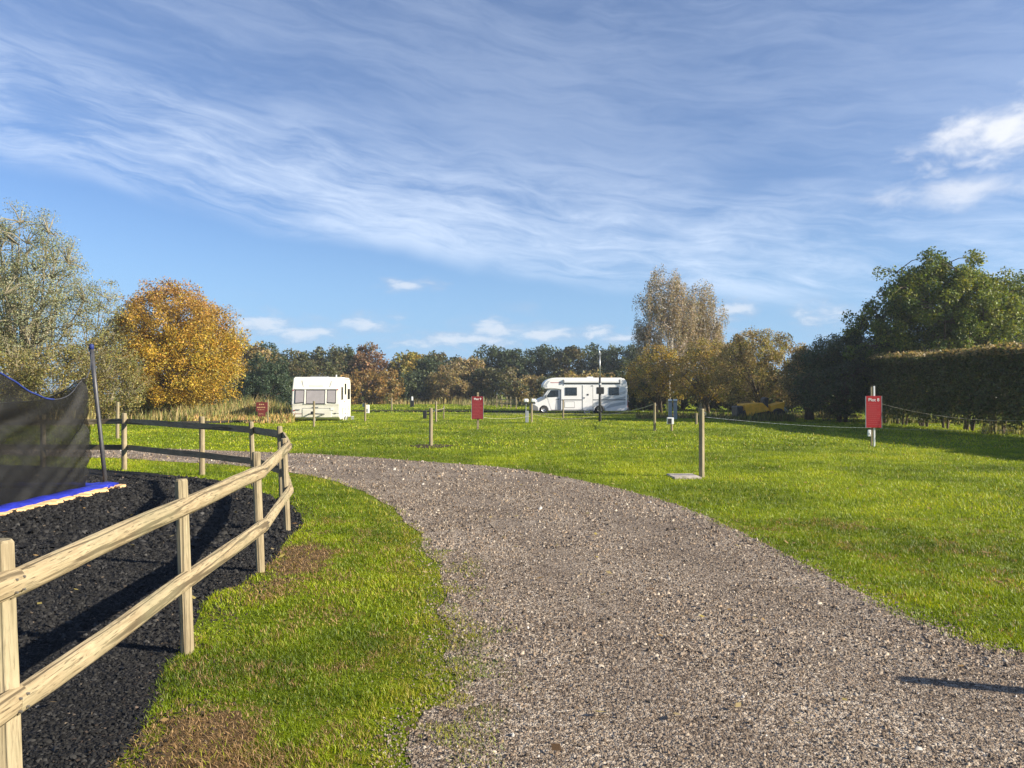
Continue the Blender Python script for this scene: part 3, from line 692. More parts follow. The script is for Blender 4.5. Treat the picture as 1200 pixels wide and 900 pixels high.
# the older maroon board left of the caravan
x, y = gp(314, 496); s = y / F
t = thing('notice_board', (x, y, 0), 'small maroon notice board, wider at its top, on a stake left of the caravan', 'sign', 'red pitch boards')
bd = obj('board', prism([(-.60, .62), (-.50, .62), (-.50, .36), (-.12, .36), (-.12, .56), (0.0, .62), (0.0, 1.10), (-.22, 1.10), (-.30, 1.15), (-.38, 1.10), (-.60, 1.10)], -.075, -.045), M['maroon'], t)
for i, (z, hh, a, b) in enumerate(((.96, .05, -.44, -.16), (.80, .06, -.54, -.08), (.70, .025, -.5, -.14), (.50, .022, -.44, -.18), (.43, .022, -.44, -.18))):
    rd = random.Random(i); segs = []; xx = a
    while xx < b - .02:
        l = min(rd.uniform(.04, .08), b - xx); segs.append(box(xx, xx + l, -.0785, -.0755, z, z + hh)); xx += l + .03
    obj('text_line', join(*segs), M['foam'], bd)['kind'] = 'stuff'
obj('stake', box(-.03, .03, -.042, .03, -.2, 1.25), M['post'], t, bevel=.004)

def hookup(x, y, label, white_h, style, name='hook_up_bollard'):
    t = thing(name, (x, y, 0), label, 'hook-up', 'electric hook-ups'); return t
x, y = gp(428, 494)
t = hookup(x, y, 'timber post with a white hook-up box on it, right of the caravan', 0, 0)
obj('shaft', xpost(ZH(472, y), .05, 12, 3), M['post'], t, (0, 0, 0), ROT_UP)
bx = obj('box', box(-.02, .20, .05, .20, .46, .92), M['white'], t, bevel=.02); obj('socket', box(.03, .15, .035, .05, .55, .70), M['grey'], bx, bevel=.01)
obj('lid', box(-.16, -.04, .0, .12, .80, 1.0), M['grey'], t, bevel=.02)
x, y = gp(622, 495)
t = hookup(x, y, 'twin-headed hook-up with white caps beside the motorhome bonnet', 0, 0)
obj('shaft', xpost(ZH(466, y), .05, 12, 5), M['post'], t, (.05, 0, 0), ROT_UP)
for dx in (-.24, .16): 
    hd = obj('head', join(box(dx - .13, dx + .11, -.12, .06, 1.08, 1.27)), M['white'], t, bevel=.05); obj('flap', box(dx - .09, dx + .07, -.135, -.12, 1.0, 1.08), M['black'], hd)
obj('cabinet', join(box(-.30, -.12, -.08, .06, 0, .62), box(-.28, -.24, -.04, .0, .62, 1.08)), M['grey'], t, bevel=.012)
x, y = gp(787, 505)
t = hookup(x, y, 'stub post with a small white box, beside the rope post under the hawthorn', 0, 0)
obj('shaft', xpost(.55, .05, 12, 6), M['post'], t, (0, 0, 0), ROT_UP)
bx = obj('box', box(-.22, .05, -.20, -.055, .29, .57), M['white'], t, bevel=.012); obj('door', box(-.20, -.04, -.212, -.20, .31, .53), M['black'], bx)
for dx, nm in ((-.14, 'slim grey hook-up pillar with white cap, the darker of a close pair'), (.17, 'slim grey hook-up pillar with white cap, the paler of a close pair')):
    x, y = DX(788, 46), 46.0
    t = hookup(x + dx, y, nm, 0, 0)
    obj('column', box(-.10, .10, -.08, .08, 0, 1.02), M['grey'], t, bevel=.012); obj('neck', box(-.09, .09, -.07, .07, 1.02, 1.08), M['black'], t); obj('cap', box(-.11, .11, -.09, .09, 1.08, 1.20), M['white'], t, bevel=.02)
x, y = gp(483, 477)
t = hookup(x, y, 'dark bollard with a white top far off on the lawn', 0, 0)
obj('column', box(-.2, .2, -.15, .15, 0, .70), M['black'], t, bevel=.03); obj('cap', box(-.09, .09, -.09, .09, .70, 1.12), M['white'], t, bevel=.03)

# tall mast in front of the motorhome
x, y = gp(703, 494)
t = thing('lamp_mast', (x, y, 0), 'tall mast with a dark box, coiled hose and small lamp before the motorhome', 'mast')
obj('lower_shaft', tube([(0, 0, -.2), (0, 0, 1.2), (0, 0, 2.45)], [.085, .075, .06], 12), M['pole'], t, smooth=True)
obj('upper_shaft', tube([(0, 0, 2.45), (0, 0, 3.7)], [.036, .026], 10), M['steel'], t, smooth=True)
lp = obj('lamp_head', join(box(-.06, .06, -.12, .05, 3.68, 3.80), tube([(-.03, 0, 3.8), (-.04, -.02, 3.92)], [.06, .035], 8)), M['steel'], t, bevel=.012)
bx = obj('control_box', box(-.20, .20, -.20, -.08, 1.52, 1.90), M['black'], t, bevel=.015); obj('hinge', box(.20, .22, -.17, -.11, 1.58, 1.84), M['steel'], bx)
obj('clamp', tube([(0, 0, 2.02), (0, 0, 2.12)], .09, 12), M['steel'], t)
obj('hose_coil', tube([(.16 * math.cos(a), -.12 - .01 * (i % 3), .72 + .18 * math.sin(a)) for i, a in enumerate([k * .3927 for k in range(33)])], .022, 6), M['black'], t, smooth=True)

def rope(a, b, sag, label, m, r=.011, group='ropes strung between the posts', n=18):
    a, b = Vector(a), Vector(b)
    pts = [a + (b - a) * (i / n) - Vector((0, 0, 4 * sag * (i / n) * (1 - i / n))) for i in range(n + 1)]
    o = a.copy(); o.z = 0
    V, Fc = tube([p - o for p in pts], [r * (1.3 if i % 2 else .7) for i in range(n + 1)], 6)
    k = obj('rope', (V, Fc), m, None, o, smooth=True); return tag(k, label, 'rope', group)
def top(p, h, dx=.06): return (p.location.x + dx, p.location.y, h)
rope(top(p822, 1.16), top(sgR, .56, 0), .05, 'thin rope drooping from the round timber post to the bright red board', M['bluerope'], .0032, n=60)
rope(top(sgR, .55, 0), top(pR2, .62), .06, 'thin rope running from the bright red board along the hedge', M['bluerope'], .0032, n=60)
rope(top(sgR, 1.36, 0), top(pR2, .95), .30, 'slack upper rope from the bright red board towards the hedge', M['rope'], .0035, n=24)
rope(top(p767, 1.12, -.05), (gp(703, 494)[0], gp(703, 494)[1], .40), .12, 'thick pale rope sloping down to the foot of the mast', M['rope'], .014, n=30)
rope((gp(703, 494)[0], gp(703, 494)[1], .36), (gp(622, 495)[0] + .12, gp(622, 495)[1], .45), .24, 'slack rope hanging between the mast and the twin-headed hook-up', M['rope'], .006, n=30)
rope((gp(622, 495)[0], gp(622, 495)[1], .35), top(sgM, .55, .02), .12, 'rope between the twin-headed hook-up and the dark red board', M['rope'], .006, n=24)

# ------------------------------------------------------------------ far paddock fence
x, y = gp(594, 478)
t = thing('paddock_fence', (x, y, 0), 'short run of pale post and rail fence far across the lawn', 'fence')
fp = [(582, 82), (588, 79.5), (594, 77.5), (598.5, 76), (605, 73)]
for k, (px, D) in enumerate(fp):
    obj('post', box(DX(px, D) - x - .06, DX(px, D) - x + .06, D - y - .05, D - y + .05, -.1, 1.15), M['post'], t, bevel=.01)
for k in range(len(fp) - 1):
    for z in (.45, .85):
        (pa, da), (pb, db) = fp[k], fp[k + 1]
        obj('rail', tube([(DX(pa, da) - x, da - y - .07, z), (DX(pb, db) - x, db - y - .07, z)], .04, 6), M['post'], t)

# ------------------------------------------------------------------ wheels shared by the vehicles
M['tyre'] = plain('tyre_rubber', (.018, .018, .019), .75, 0, .3, .2, 12)
M['rim'] = plain('alloy_rim', (.55, .56, .57), .35, .6, .5, .08, 6)
M['glass'] = plain('dark_window', (.015, .02, .024), .08, 0, .8, .3, 2)
M['blind'] = plain('window_with_grey_blind', (.33, .30, .295), .25, 0, .6, .08, 3)
M['body'] = plain('white_coachwork', (.80, .80, .78), .28, 0, .5, .04, 1.2)
M['cream'] = plain('aged_cream_white', (.74, .71, .61), .38, 0, .5, .13, 1.8)
M['trim'] = plain('grey_trim', (.16, .17, .175), .5, 0, .4, .1, 4)
M['silver'] = plain('silver_decal', (.44, .47, .49), .35, .2, .5, .12, 3)
M['seal'] = plain('window_seal', (.03, .03, .032), .6, 0, .3, .1, 6)
M['lampglass'] = plain('lamp_lens', (.55, .56, .58), .1, 0, .7, .1, 6)
M['redlens'] = plain('red_lens', (.35, .02, .015), .2, 0, .6, .1, 6)
def wheel(parent, x, y, r, w_, spokes=6, mt=None):
    t = obj('wheel', lathe_y([(r * .62, 0), (r * .93, -.005), (r, .03), (r, w_ - .03), (r * .93, w_), (r * .62, w_)], 28), M['tyre'], parent, (x, y, r), smooth=True)
    prof = [(r * .62, .01), (r * .60, .045), (.001, .03)]
    obj('rim', lathe_y(prof, 24), mt or M['rim'], t, smooth=True)
    sp_ = []
    for k in range(spokes):
        a = 2 * math.pi * k / spokes; c, s = math.cos(a), math.sin(a); q = box(r * .24, r * .44, .022, .030, -.030, .030)
        sp_.append(([(px * c - pz * s, py, px * s + pz * c) for px, py, pz in q[0]], q[1]))
    obj('rim_slot', join(*sp_), M['seal'], t)
    return t
def window(parent, x0, x1, z0, z1, y, m, side=-1, th=.03, frame=.03, corner=.06, name='window'):
    """framed pane standing proud of a side at y"""
    f = obj(name, box(x0 - frame, x1 + frame, min(y, y + side * th), max(y, y + side * th), z0 - frame, z1 + frame), M['seal'], parent, bevel=min(corner, th * .5))
    y2 = y + side * th
    obj('pane', box(x0, x1, min(y2 + side * .001, y2 + side * .008), max(y2 + side * .001, y2 + side * .008), z0, z1), m, f, bevel=.003); return f

# ------------------------------------------------------------------ motorhome
Dm = H * F / (484.6 - YH)
K = Dm / F
def mx(px): return (px - 622) * K
def mz(py): return (484.6 - py) * K
mh = thing('motorhome', (DX(622, Dm), Dm, 0), 'white coachbuilt motorhome with a bulging bed over its cab', 'motorhome', None, R(1.5))
W = 2.25
prof = [(657.2, 481.6), (657.2, 456.6), (650, 455.6), (638.5, 455.6), (636.2, 453.6), (636.6, 450.5), (638.6, 447), (641.8, 444.6), (646.5, 443.0), (652, 442.6), (728, 442.6), (732.5, 444), (735, 447.5), (735.8, 453), (735.8, 480), (733, 481.8), (709.4, 481.8), (708.6, 478.4), (706.4, 476.0), (703, 475.2), (699.6, 476.0), (697.4, 478.4), (696.6, 481.8)]
obj('coach_body', prism([(mx(a), mz(b)) for a, b in prof], 0, W), M['body'], mh, bevel=.05)
cab = [(659, 481.4), (642.8, 481.4), (642.2, 478.4), (640.2, 476.0), (637.4, 475.2), (634.4, 476.0), (632.4, 478.6), (632, 481.6), (625, 481.4), (622.6, 479.6), (622.6, 475.5), (623.6, 471.8), (626, 470.0), (631, 467.6), (636.2, 465.2), (642.4, 456.6), (645.5, 455.0), (659, 455.0)]
cb = obj('cab', prism([(mx(a), mz(b)) for a, b in cab], .12, W - .12), M['body'], mh, bevel=.04)
obj('windscreen', prism([(mx(636.0), mz(465.6)), (mx(642.2), mz(457.0)), (mx(641.8), mz(456.7)), (mx(635.6), mz(465.3))], .22, W - .22), M['glass'], cb)
sw = obj('side_window', prism([(mx(640.0), mz(464.8)), (mx(645.2), mz(457.6)), (mx(654.4), mz(457.3)), (mx(654.4), mz(465.0)), (mx(641.5), mz(465.6))], .100, .118), M['glass'], cb)
for nm, pr in (('window_frame', [(638.9, 465.2), (644.7, 457.0), (645.3, 457.5), (639.9, 465.0)]),): obj(nm, prism([(mx(a), mz(b)) for a, b in pr], .09, .118), M['body'], sw)
dr = obj('cab_door', join(prism([(mx(641.8), mz(466.0)), (mx(656.6), mz(465.6)), (mx(656.6), mz(480.2)), (mx(646.5), mz(480.2)), (mx(644.2), mz(474))], .108, .119)), M['body'], cb)
obj('handle', box(mx(652), mx(655.5), .09, .107, mz(468.6), mz(467.4)), M['trim'], dr)
obj('door_seam', join(box(mx(656.7), mx(657.1), .104, .118, mz(480), mz(456.8)), box(mx(646.2), mx(656.6), .104, .118, mz(480.8), mz(480.3))), M['seal'], dr)
obj('mirror', join(box(mx(639.2), mx(640.8), -.10, .10, mz(467), mz(462.5))), M['trim'], cb, bevel=.04)
obj('headlight', prism([(mx(623.4), mz(474.2)), (mx(626.2), mz(470.6)), (mx(629.8), mz(470.0)), (mx(627.6), mz(473.8))], .105, .118), M['lampglass'], cb)
obj('headlight', prism([(mx(623.4), mz(474.2)), (mx(626.2), mz(470.6)), (mx(629.8), mz(470.0)), (mx(627.6), mz(473.8))], W - .118, W - .105), M['lampglass'], cb)
obj('bumper', prism([(mx(621.9), mz(479.8)), (mx(621.9), mz(474.6)), (mx(626.6), mz(474.2)), (mx(630.6), mz(476.8)), (mx(631.4), mz(481.0)), (mx(625), mz(481.0))], .06, W - .06), M['trim'], cb, bevel=.04)
obj('grille', box(mx(622.3), mx(623.5), .6, W - .6, mz(474), mz(471.6)), M['black'], cb)
obj('cab_door_panel', prism([(mx(650.6), mz(480)), (mx(652.4), mz(467.2)), (mx(656.4), mz(466.4)), (mx(656.4), mz(480))], .100, .107), M['silver'], cb)  # silver panel over the rear of the cab door
for cx in (637.4, 703.0):
    for yy in (.10, W - .34): wheel(mh, mx(cx), yy, 4.75 * K, .24)
obj('wheel_arch', join(*[prism([(mx(cx) + 6.0 * K * math.cos(a), mz(480.6) + 5.6 * K * math.sin(a)) for a in [k * math.pi / 10 for k in range(11)]], .36, W - .36) for cx in (637.4, 703.0)]), M['black'], mh)
obj('chassis', box(mx(660), mx(733), .25, W - .25, mz(484.0) + .22, mz(481.2)), M['black'], mh)
window(mh, mx(663), mx(675.8), mz(463.0), mz(454.4), 0, M['glass'])
window(mh, mx(714.4), mx(725.2), mz(462.6), mz(454.2), 0, M['glass'])
window(mh, mx(700.5), mx(706.5), mz(460.6), mz(454.4), 0, M['glass'])
hd = obj('door', box(mx(683), mx(694.6), -.012, -.002, mz(480.4), mz(451.4)), M['body'], mh, bevel=.004)
obj('handle', box(mx(684), mx(685.6), -.035, -.013, mz(467), mz(465.4)), M['trim'], hd); obj('door_lock', box(mx(688.0), mx(690.0), -.03, -.013, mz(463.4), mz(461.6)), M['seal'], hd)
obj('door_seam', join(box(mx(682.3), mx(682.9), -.010, -.002, mz(480.4), mz(451.4)), box(mx(694.7), mx(695.2), -.010, -.002, mz(480.4), mz(451.4))), M['trim'], hd)
obj('stripe', box(mx(657.8), mx(733.5), -.008, -.0015, mz(469.2), mz(468.0)), M['trim'], mh)
obj('gutter', join(box(mx(660.5), mx(727), -.05, -.001, mz(449.8), mz(449.0))), M['seal'], mh, bevel=.006)
aw = obj('awning_case', box(mx(661), mx(726), -.10, -.002, mz(448.6), mz(445.4)), M['body'], mh, bevel=.03); obj('end_cap', join(box(mx(659.8), mx(661.2), -.11, -.002, mz(449), mz(445)), box(mx(725.8), mx(727.2), -.11, -.002, mz(449), mz(445))), M['trim'], aw)
obj('locker_door', join(box(mx(662), mx(673), -.009, -.0015, mz(477.4), mz(471.2))), M['body'], mh, bevel=.003)
obj('locker_seam', join(box(mx(661.6), mx(662), -.007, -.0015, mz(477.6), mz(471)), box(mx(673), mx(673.4), -.007, -.0015, mz(477.6), mz(471)), box(mx(661.6), mx(673.4), -.007, -.0015, mz(478), mz(477.6)), box(mx(661.6), mx(673.4), -.007, -.0015, mz(471), mz(470.6))), M['trim'], mh)
for pts in ([(688, 480), (697, 471.5), (716, 462.8), (733.4, 458), (733.4, 461), (716, 466), (700, 473.5), (693, 480)], [(706, 471), (733.4, 464), (733.4, 466.8), (710, 472.5)], [(709, 479), (716, 473.5), (733.4, 470.4), (733.4, 474), (718, 477)]):
    obj('swoosh_decal', prism([(mx(a), mz(b)) for a, b in pts], -.007, -.0015), M['silver'], mh)
obj('overcab_decal', prism([(mx(a), mz(b)) for a, b in [(637.4, 451.8), (641.6, 446.6), (644.4, 446.0), (641, 451), (641.5, 454), (638, 454)]], -.007, -.0015), M['silver'], mh)
obj('red_pinstripe', box(mx(645), mx(658), -.007, -.0015, mz(448.7), mz(448.1)), M['red'], mh)
obj('skirt_trim', box(mx(658), mx(695.8), -.012, -.001, mz(481.6), mz(479.9)), M['trim'], mh)
st = obj('step', join(box(mx(684), mx(690.5), -.32, -.02, .20, .24), box(mx(684.2), mx(684.8), -.30, -.02, .06, .20), box(mx(689.8), mx(690.4), -.30, -.02, .06, .20), box(mx(684.2), mx(690.4), -.32, -.27, .04, .08)), M['steel'], mh)
obj('rear_bumper', box(mx(735.6), mx(737.6), .05, W - .05, mz(481.4), mz(477.4)), M['trim'], mh, bevel=.02)
obj('tail_light', box(mx(735.8), mx(736.6), .08, .2, mz(477), mz(469)), M['redlens'], mh); obj('tail_light', box(mx(735.8), mx(736.6), W - .2, W - .08, mz(477), mz(469)), M['redlens'], mh)
rk = obj('bike_rack', tube([(mx(735.8), .5, mz(470)), (mx(739.4), .5, mz(471)), (mx(739.4), W - .5, mz(471)), (mx(735.8), W - .5, mz(470))], .022, 6), M['steel'], mh); obj('rack_strut', tube([(mx(739.4), .9, mz(471)), (mx(739.4), .9, mz(463)), (mx(735.8), .9, mz(462))], .02, 6), M['steel'], rk)
obj('roof_vent', box(mx(690), mx(697), .8, 1.3, mz(442.6), mz(441.2)), M['white'], mh, bevel=.03)
obj('marker_light', box(mx(660), mx(661), -.02, -.002, mz(451.6), mz(450.9)), M['trim'], mh); obj('marker_light', box(mx(693), mx(695), -.03, -.002, mz(452.6), mz(451.6)), M['trim'], mh)

# ------------------------------------------------------------------ caravan
Dc = H * F / (493.3 - YH); Kc = Dc / F
cv = thing('caravan', (DX(370, Dc), Dc, 0), 'old cream touring caravan with three grey-blinded front windows', 'caravan', None, R(5))
hw = 28.0 * Kc
def cx(px): return (px - 370) * Kc
def cz(py): return (493.3 - py) * Kc
LC = 5.0
# side profile in (depth, z): sloped nose with a flat window band
side = [(.30, cz(492.2)), (.06, cz(489)), (.02, cz(476)), (.0, cz(473.5)), (.16, cz(456)), (.22, cz(454.6)), (.48, cz(445)), (.62, cz(442.6)), (.9, cz(441.4)), (LC - .7, cz(441.4)), (LC - .3, cz(443)), (LC - .06, cz(449)), (LC, cz(473)), (LC - .06, cz(492)), (3.05, cz(492)), (2.95, cz(486.5)), (2.25, cz(486.5)), (2.15, cz(492))]
n = len(side)
V = [(-hw, d, z) for d, z in side] + [(hw, d, z) for d, z in side]
Fc = [tuple(range(n)), tuple(range(n, 2 * n))[::-1]] + [(i, (i + 1) % n, n + (i + 1) % n, n + i) for i in range(n)]
body = obj('coach_body', (V, Fc), M['cream'], cv, bevel=.07)
def nose(z):                       # depth of the front face at a height
    zs = [cz(489), cz(476), cz(473.5), cz(456), cz(454.6), cz(445)]; ds = [.06, .02, 0, .16, .22, .48]
    return float(np.interp(z, zs, ds))
def front_panel(name, pts, off, th, m, parent, bevel=0):
    V = [(cx(a), nose(cz(b)) - off, cz(b)) for a, b in pts] + [(cx(a), nose(cz(b)) - off - th, cz(b)) for a, b in pts]; k = len(pts)
    return obj(name, (V, [tuple(range(k)), tuple(range(k, 2 * k))[::-1]] + [(i, (i + 1) % k, k + (i + 1) % k, k + i) for i in range(k)]), m, parent, bevel=bevel)
for (a, b, t0, t1) in ((346.6, 355.8, 472.4, 471.6), (359.2, 379.8, 473.0, 473.0), (383.2, 392.4, 471.6, 472.2)):
    fr = front_panel('window', [(a - .9, 456.6), (b + .9, 456.6), (b + .9, t1 + .6), (a - .9, t0 + .6)], .002, .03, M['seal'], body, .012)
    front_panel('pane', [(a, 457.6), (b, 457.6), (b, t1 - .3), (a, t0 - .3)], .034, .008, M['blind'], fr, .004)
front_panel('window_rail', [(345.5, 456.1), (393.6, 456.1), (393.6, 455.0), (345.5, 455.0)], .002, .05, M['cream'], body, .01)
for a in (357.5, 381.5): front_panel('mullion', [(a - .9, 456.8), (a + .9, 456.8), (a + .9, 473.4), (a - .9, 473.4)], .001, .045, M['cream'], body, .01)
for pts in ([(352.2, 446), (352.8, 446), (355.2, 453.4), (354.6, 453.4)], [(386.6, 446.6), (387.2, 446.6), (385.6, 453.6), (385.0, 453.6)]): front_panel('roof_crease', pts, .001, .008, M['trim'], body)
front_panel('badge_line', [(361, 452.0), (378, 452.0), (378, 452.6), (361, 452.6)], .001, .008, M['trim'], body)
lk = front_panel('gas_locker', [(354.8, 479), (388, 479), (388, 489), (354.8, 489)], .001, .02, M['cream'], body, .006)
front_panel('locker_seam', [(354.4, 478.2), (388.4, 478.2), (388.4, 478.7), (354.4, 478.7)], .001, .006, M['trim'], body)
front_panel('locker_handle', [(366, 477.0), (373, 477.0), (373, 477.8), (366, 477.8)], .002, .03, M['trim'], body)
front_panel('stripe', [(343.6, 484.6), (354, 484.6), (354, 485.2), (343.6, 485.2)], .001, .006, M['maroon'], body)
front_panel('stripe', [(388.8, 484.2), (397.2, 484.2), (397.2, 484.7), (388.8, 484.7)], .001, .006, M['trim'], body)
for a, b, m in ((345.0, 481.0, M['redlens']), (392.6, 484.4, M['seal']), (343.6, 457.2, M['redlens']), (394.6, 456.4, M['redlens'])): front_panel('marker_light', [(a - .8, b - .5), (a + .8, b - .5), (a + .8, b + .6), (a - .8, b + .6)], .001, .03, m, body)
front_panel('number_plate', [(387.0, 477.8), (391.0, 477.8), (391.0, 480.8), (387.0, 480.8)], .0215, .012, M['white'], lk)
front_panel('grab_handle', [(346.8, 479.6), (352.0, 479.6), (352.0, 480.4), (346.8, 480.4)], .002, .04, M['trim'], body)
# right-hand side: narrow dark window, door, wheel
for a, b, z0, z1 in ((.55, 1.05, cz(468), cz(454)), (1.9, 2.5, cz(462), cz(449.5)), (3.4, 4.3, cz(468), cz(456))):
    f_ = obj('side_window', box(hw + .002, hw + .03, a - .03, b + .03, z0 - .03, z1 + .03), M['seal'], body); obj('pane', box(hw + .031, hw + .038, a, b, z0, z1), M['glass'], f_)
dd = obj('door', box(hw + .002, hw + .016, 1.62, 2.9 - .5, cz(487), cz(447)), M['cream'], body); obj('handle', box(hw + .017, hw + .05, 1.70, 1.80, cz(472), cz(470)), M['trim'], dd)
obj('awning_rail', box(hw + .001, hw + .02, .7, LC - .5, cz(443.6), cz(443)), M['trim'], body)
for sgn in (-1, 1):
    wl = wheel(cv, 0, 0, .31, .18, 5, M['steel']); wl.rotation_euler = (0, 0, -sgn * math.pi / 2 if sgn > 0 else -math.pi / 2)
    wl.rotation_euler = (0, 0, math.pi / 2 if sgn > 0 else -math.pi / 2); wl.location = (sgn * (hw - .02), 2.6, .31)
    for d_ in (.45, LC - .5): obj('corner_steady', tube([(sgn * (hw - .25), d_, cz(490)), (sgn * (hw - .12), d_, .02)], .025, 6), M['steel'], cv)
obj('chassis', box(-hw + .3, hw - .3, .5, LC - .4, .22, cz(491.4)), M['black'], cv)
dbx = cx(371.5)
db = obj('drawbar', join(tube([(-.55, .5, .36), (dbx - .03, -1.15, .44)], .04, 6), tube([(.6, .5, .36), (dbx + .03, -1.15, .44)], .04, 6), box(dbx - .06, dbx + .06, -1.45, -1.05, .40, .50)), M['pole'], cv)
obj('jockey_wheel', join(tube([(dbx + .02, -.95, .18), (dbx + .02, -.95, .95)], .03, 8), tube([(dbx - .03, -.95, .1), (dbx + .07, -.95, .1)], .1, 12)), M['steel'], db)
obj('coupling_cover', join(box(dbx - .08, dbx + .08, -1.62, -1.36, .40, .58)), M['black'], db, bevel=.03)
obj('roof_vent', join(box(-.5, .45, 1.2, 1.9, cz(441.4), cz(440.2))), M['trim'], cv, bevel=.02); obj('flue', tube([(hw - .35, 1.0, cz(442)), (hw - .35, 1.0, cz(438.8))], .04, 8), M['white'], cv)
# odds and ends by the door
t = thing('folded_airer', (DX(404, Dc + 1.2), Dc + 1.0, 0), 'folded pale airer leaning beside the caravan door', 'airer')
for k in range(5):
    xx = -.12 + k * .075
    obj('bar', tube([(xx, 0, 0), (xx + .04, .22, .85 - .05 * (k % 2))], .014, 6), M['white'] if k % 2 else M['trim'], t)
for z in (.15, .40, .65): obj('cross_bar', tube([(-.16, .25 * z + .02, z), (.24, .25 * z + .02, z)], .010, 5), M['trim'], t)
t = thing('door_step', (DX(407, Dc + 2.2), Dc + 2.1, 0), 'small plastic step on the grass by the caravan door', 'step')
obj('tread', box(-.05, .38, -.25, .25, .16, .20), M['grey'], t, bevel=.01)
for a, b in ((-.02, -.2), (.33, -.2), (-.02, .2), (.33, .2)): obj('leg', box(a - .03, a + .03, b - .03, b + .03, 0, .16), M['grey'], t)

# ------------------------------------------------------------------ ochre site dumper parked under the hawthorns
M['ochre'] = plain('ochre_machine_paint', (.78, .38, .02), .5, 0, .4, .22, 4)
Do = 44.0; q = Do / F
du = thing('site_dumper', (DX(891, Do), Do, 0), 'ochre site dumper parked in the shade under the hawthorns', 'dumper')
def ox_(px): return (px - 891) * q
def oz(py): return (492.2 - py) * q
obj('skip', prism([(ox_(a), oz(b)) for a, b in [(868, 472.8), (888.6, 471.2), (897.6, 479.4), (893, 481.4), (879, 483.6), (878.4, 486.4), (870.2, 486.8)]], -.75, .75), M['ochre'], du, bevel=.03)
obj('skip_rib', prism([(ox_(a), oz(b)) for a, b in [(869.0, 475.6), (891.5, 474.4), (892.2, 475.2), (869.0, 476.4)]], -.79, -.751), M['ochre'], du)
obj('engine_cover', prism([(ox_(a), oz(b)) for a, b in [(898.4, 475.0), (915.6, 470.2), (914.4, 480.4), (899.2, 481.6)]], -.6, .6), M['ochre'], du, bevel=.03)
obj('mudguard', prism([(ox_(a), oz(b)) for a, b in [(914.4, 476.4), (917, 479), (918.6, 482.6), (917.6, 482.8), (915.6, 479.6), (914, 478)]], -.7, -.4), M['steel'], du)
seat = obj('seat', prism([(ox_(a), oz(b)) for a, b in [(893.6, 478.4), (892.6, 467), (895.4, 464.4), (899.0, 466), (898.4, 472.5), (898.2, 478.4)]], -.3, .3), M['black'], du, bevel=.04)
obj('steering_column', tube([(ox_(893), 0, oz(480)), (ox_(889.6), 0, oz(469.6))], .03, 6), M['black'], du)
obj('chassis', box(ox_(866), ox_(918), -.35, .35, oz(486.6), oz(480.8)), M['black'], du)
for a in (874.5, 907.5):
    for yy in (-.72, .46): wheel(du, ox_(a), yy, .36, .26, 5, M['black'])
obj('counterweight', box(ox_(860.2), ox_(867.6), -.55, .55, oz(488), oz(475)), M['black'], du, bevel=.06)

# ------------------------------------------------------------------ trees and hedges
def leaf_quads(P, ls, r, up=.35, el=1.7, hang=0.0):
    n = len(P); N = r.normal(0, 1, (n, 3)); N[:, 2] += up * 2; N /= np.linalg.norm(N, axis=1)[:, None] + 1e-9
    T = r.normal(0, 1, (n, 3)); T[:, 2] -= hang * 3; T -= N * (T * N).sum(1)[:, None]; T /= np.linalg.norm(T, axis=1)[:, None] + 1e-9
    B = np.cross(N, T); L = (ls * (.6 + .8 * r.random(n)))[:, None]
    return np.stack([P - T * L * .5, P + B * L * .66 / el + T * L * .30, P - B * L * .66 / el + T * L * .42], 1).reshape(-1, 3)
def jitter_cols(pal_, idx, r, amt=.22):
    c = np.asarray(pal_)[idx] * np.exp(r.normal(0, amt, len(idx)))[:, None]
    return np.clip(c * (1 + r.normal(0, .06, (len(idx), 3))), 0, .9)
def sample_lobes(lobes, n, r, shell=.6):
    L = np.array(lobes, float); wgt = L[:, 3] * L[:, 3] * L[:, 4]; k = r.choice(len(L), n, p=wgt / wgt.sum())
    d = r.normal(0, 1, (n, 3)); d /= np.linalg.norm(d, axis=1)[:, None]
    rad = (shell * r.random(n) ** .5 + (1 - shell) * r.random(n) ** (1 / 3.)) ; rad = np.where(r.random(n) < .72, .62 + .38 * rad, rad)
    q = L[k]; return np.stack([q[:, 0], q[:, 1], q[:, 2]], 1) + d * rad[:, None] * np.stack([q[:, 3], q[:, 3], q[:, 4]], 1)
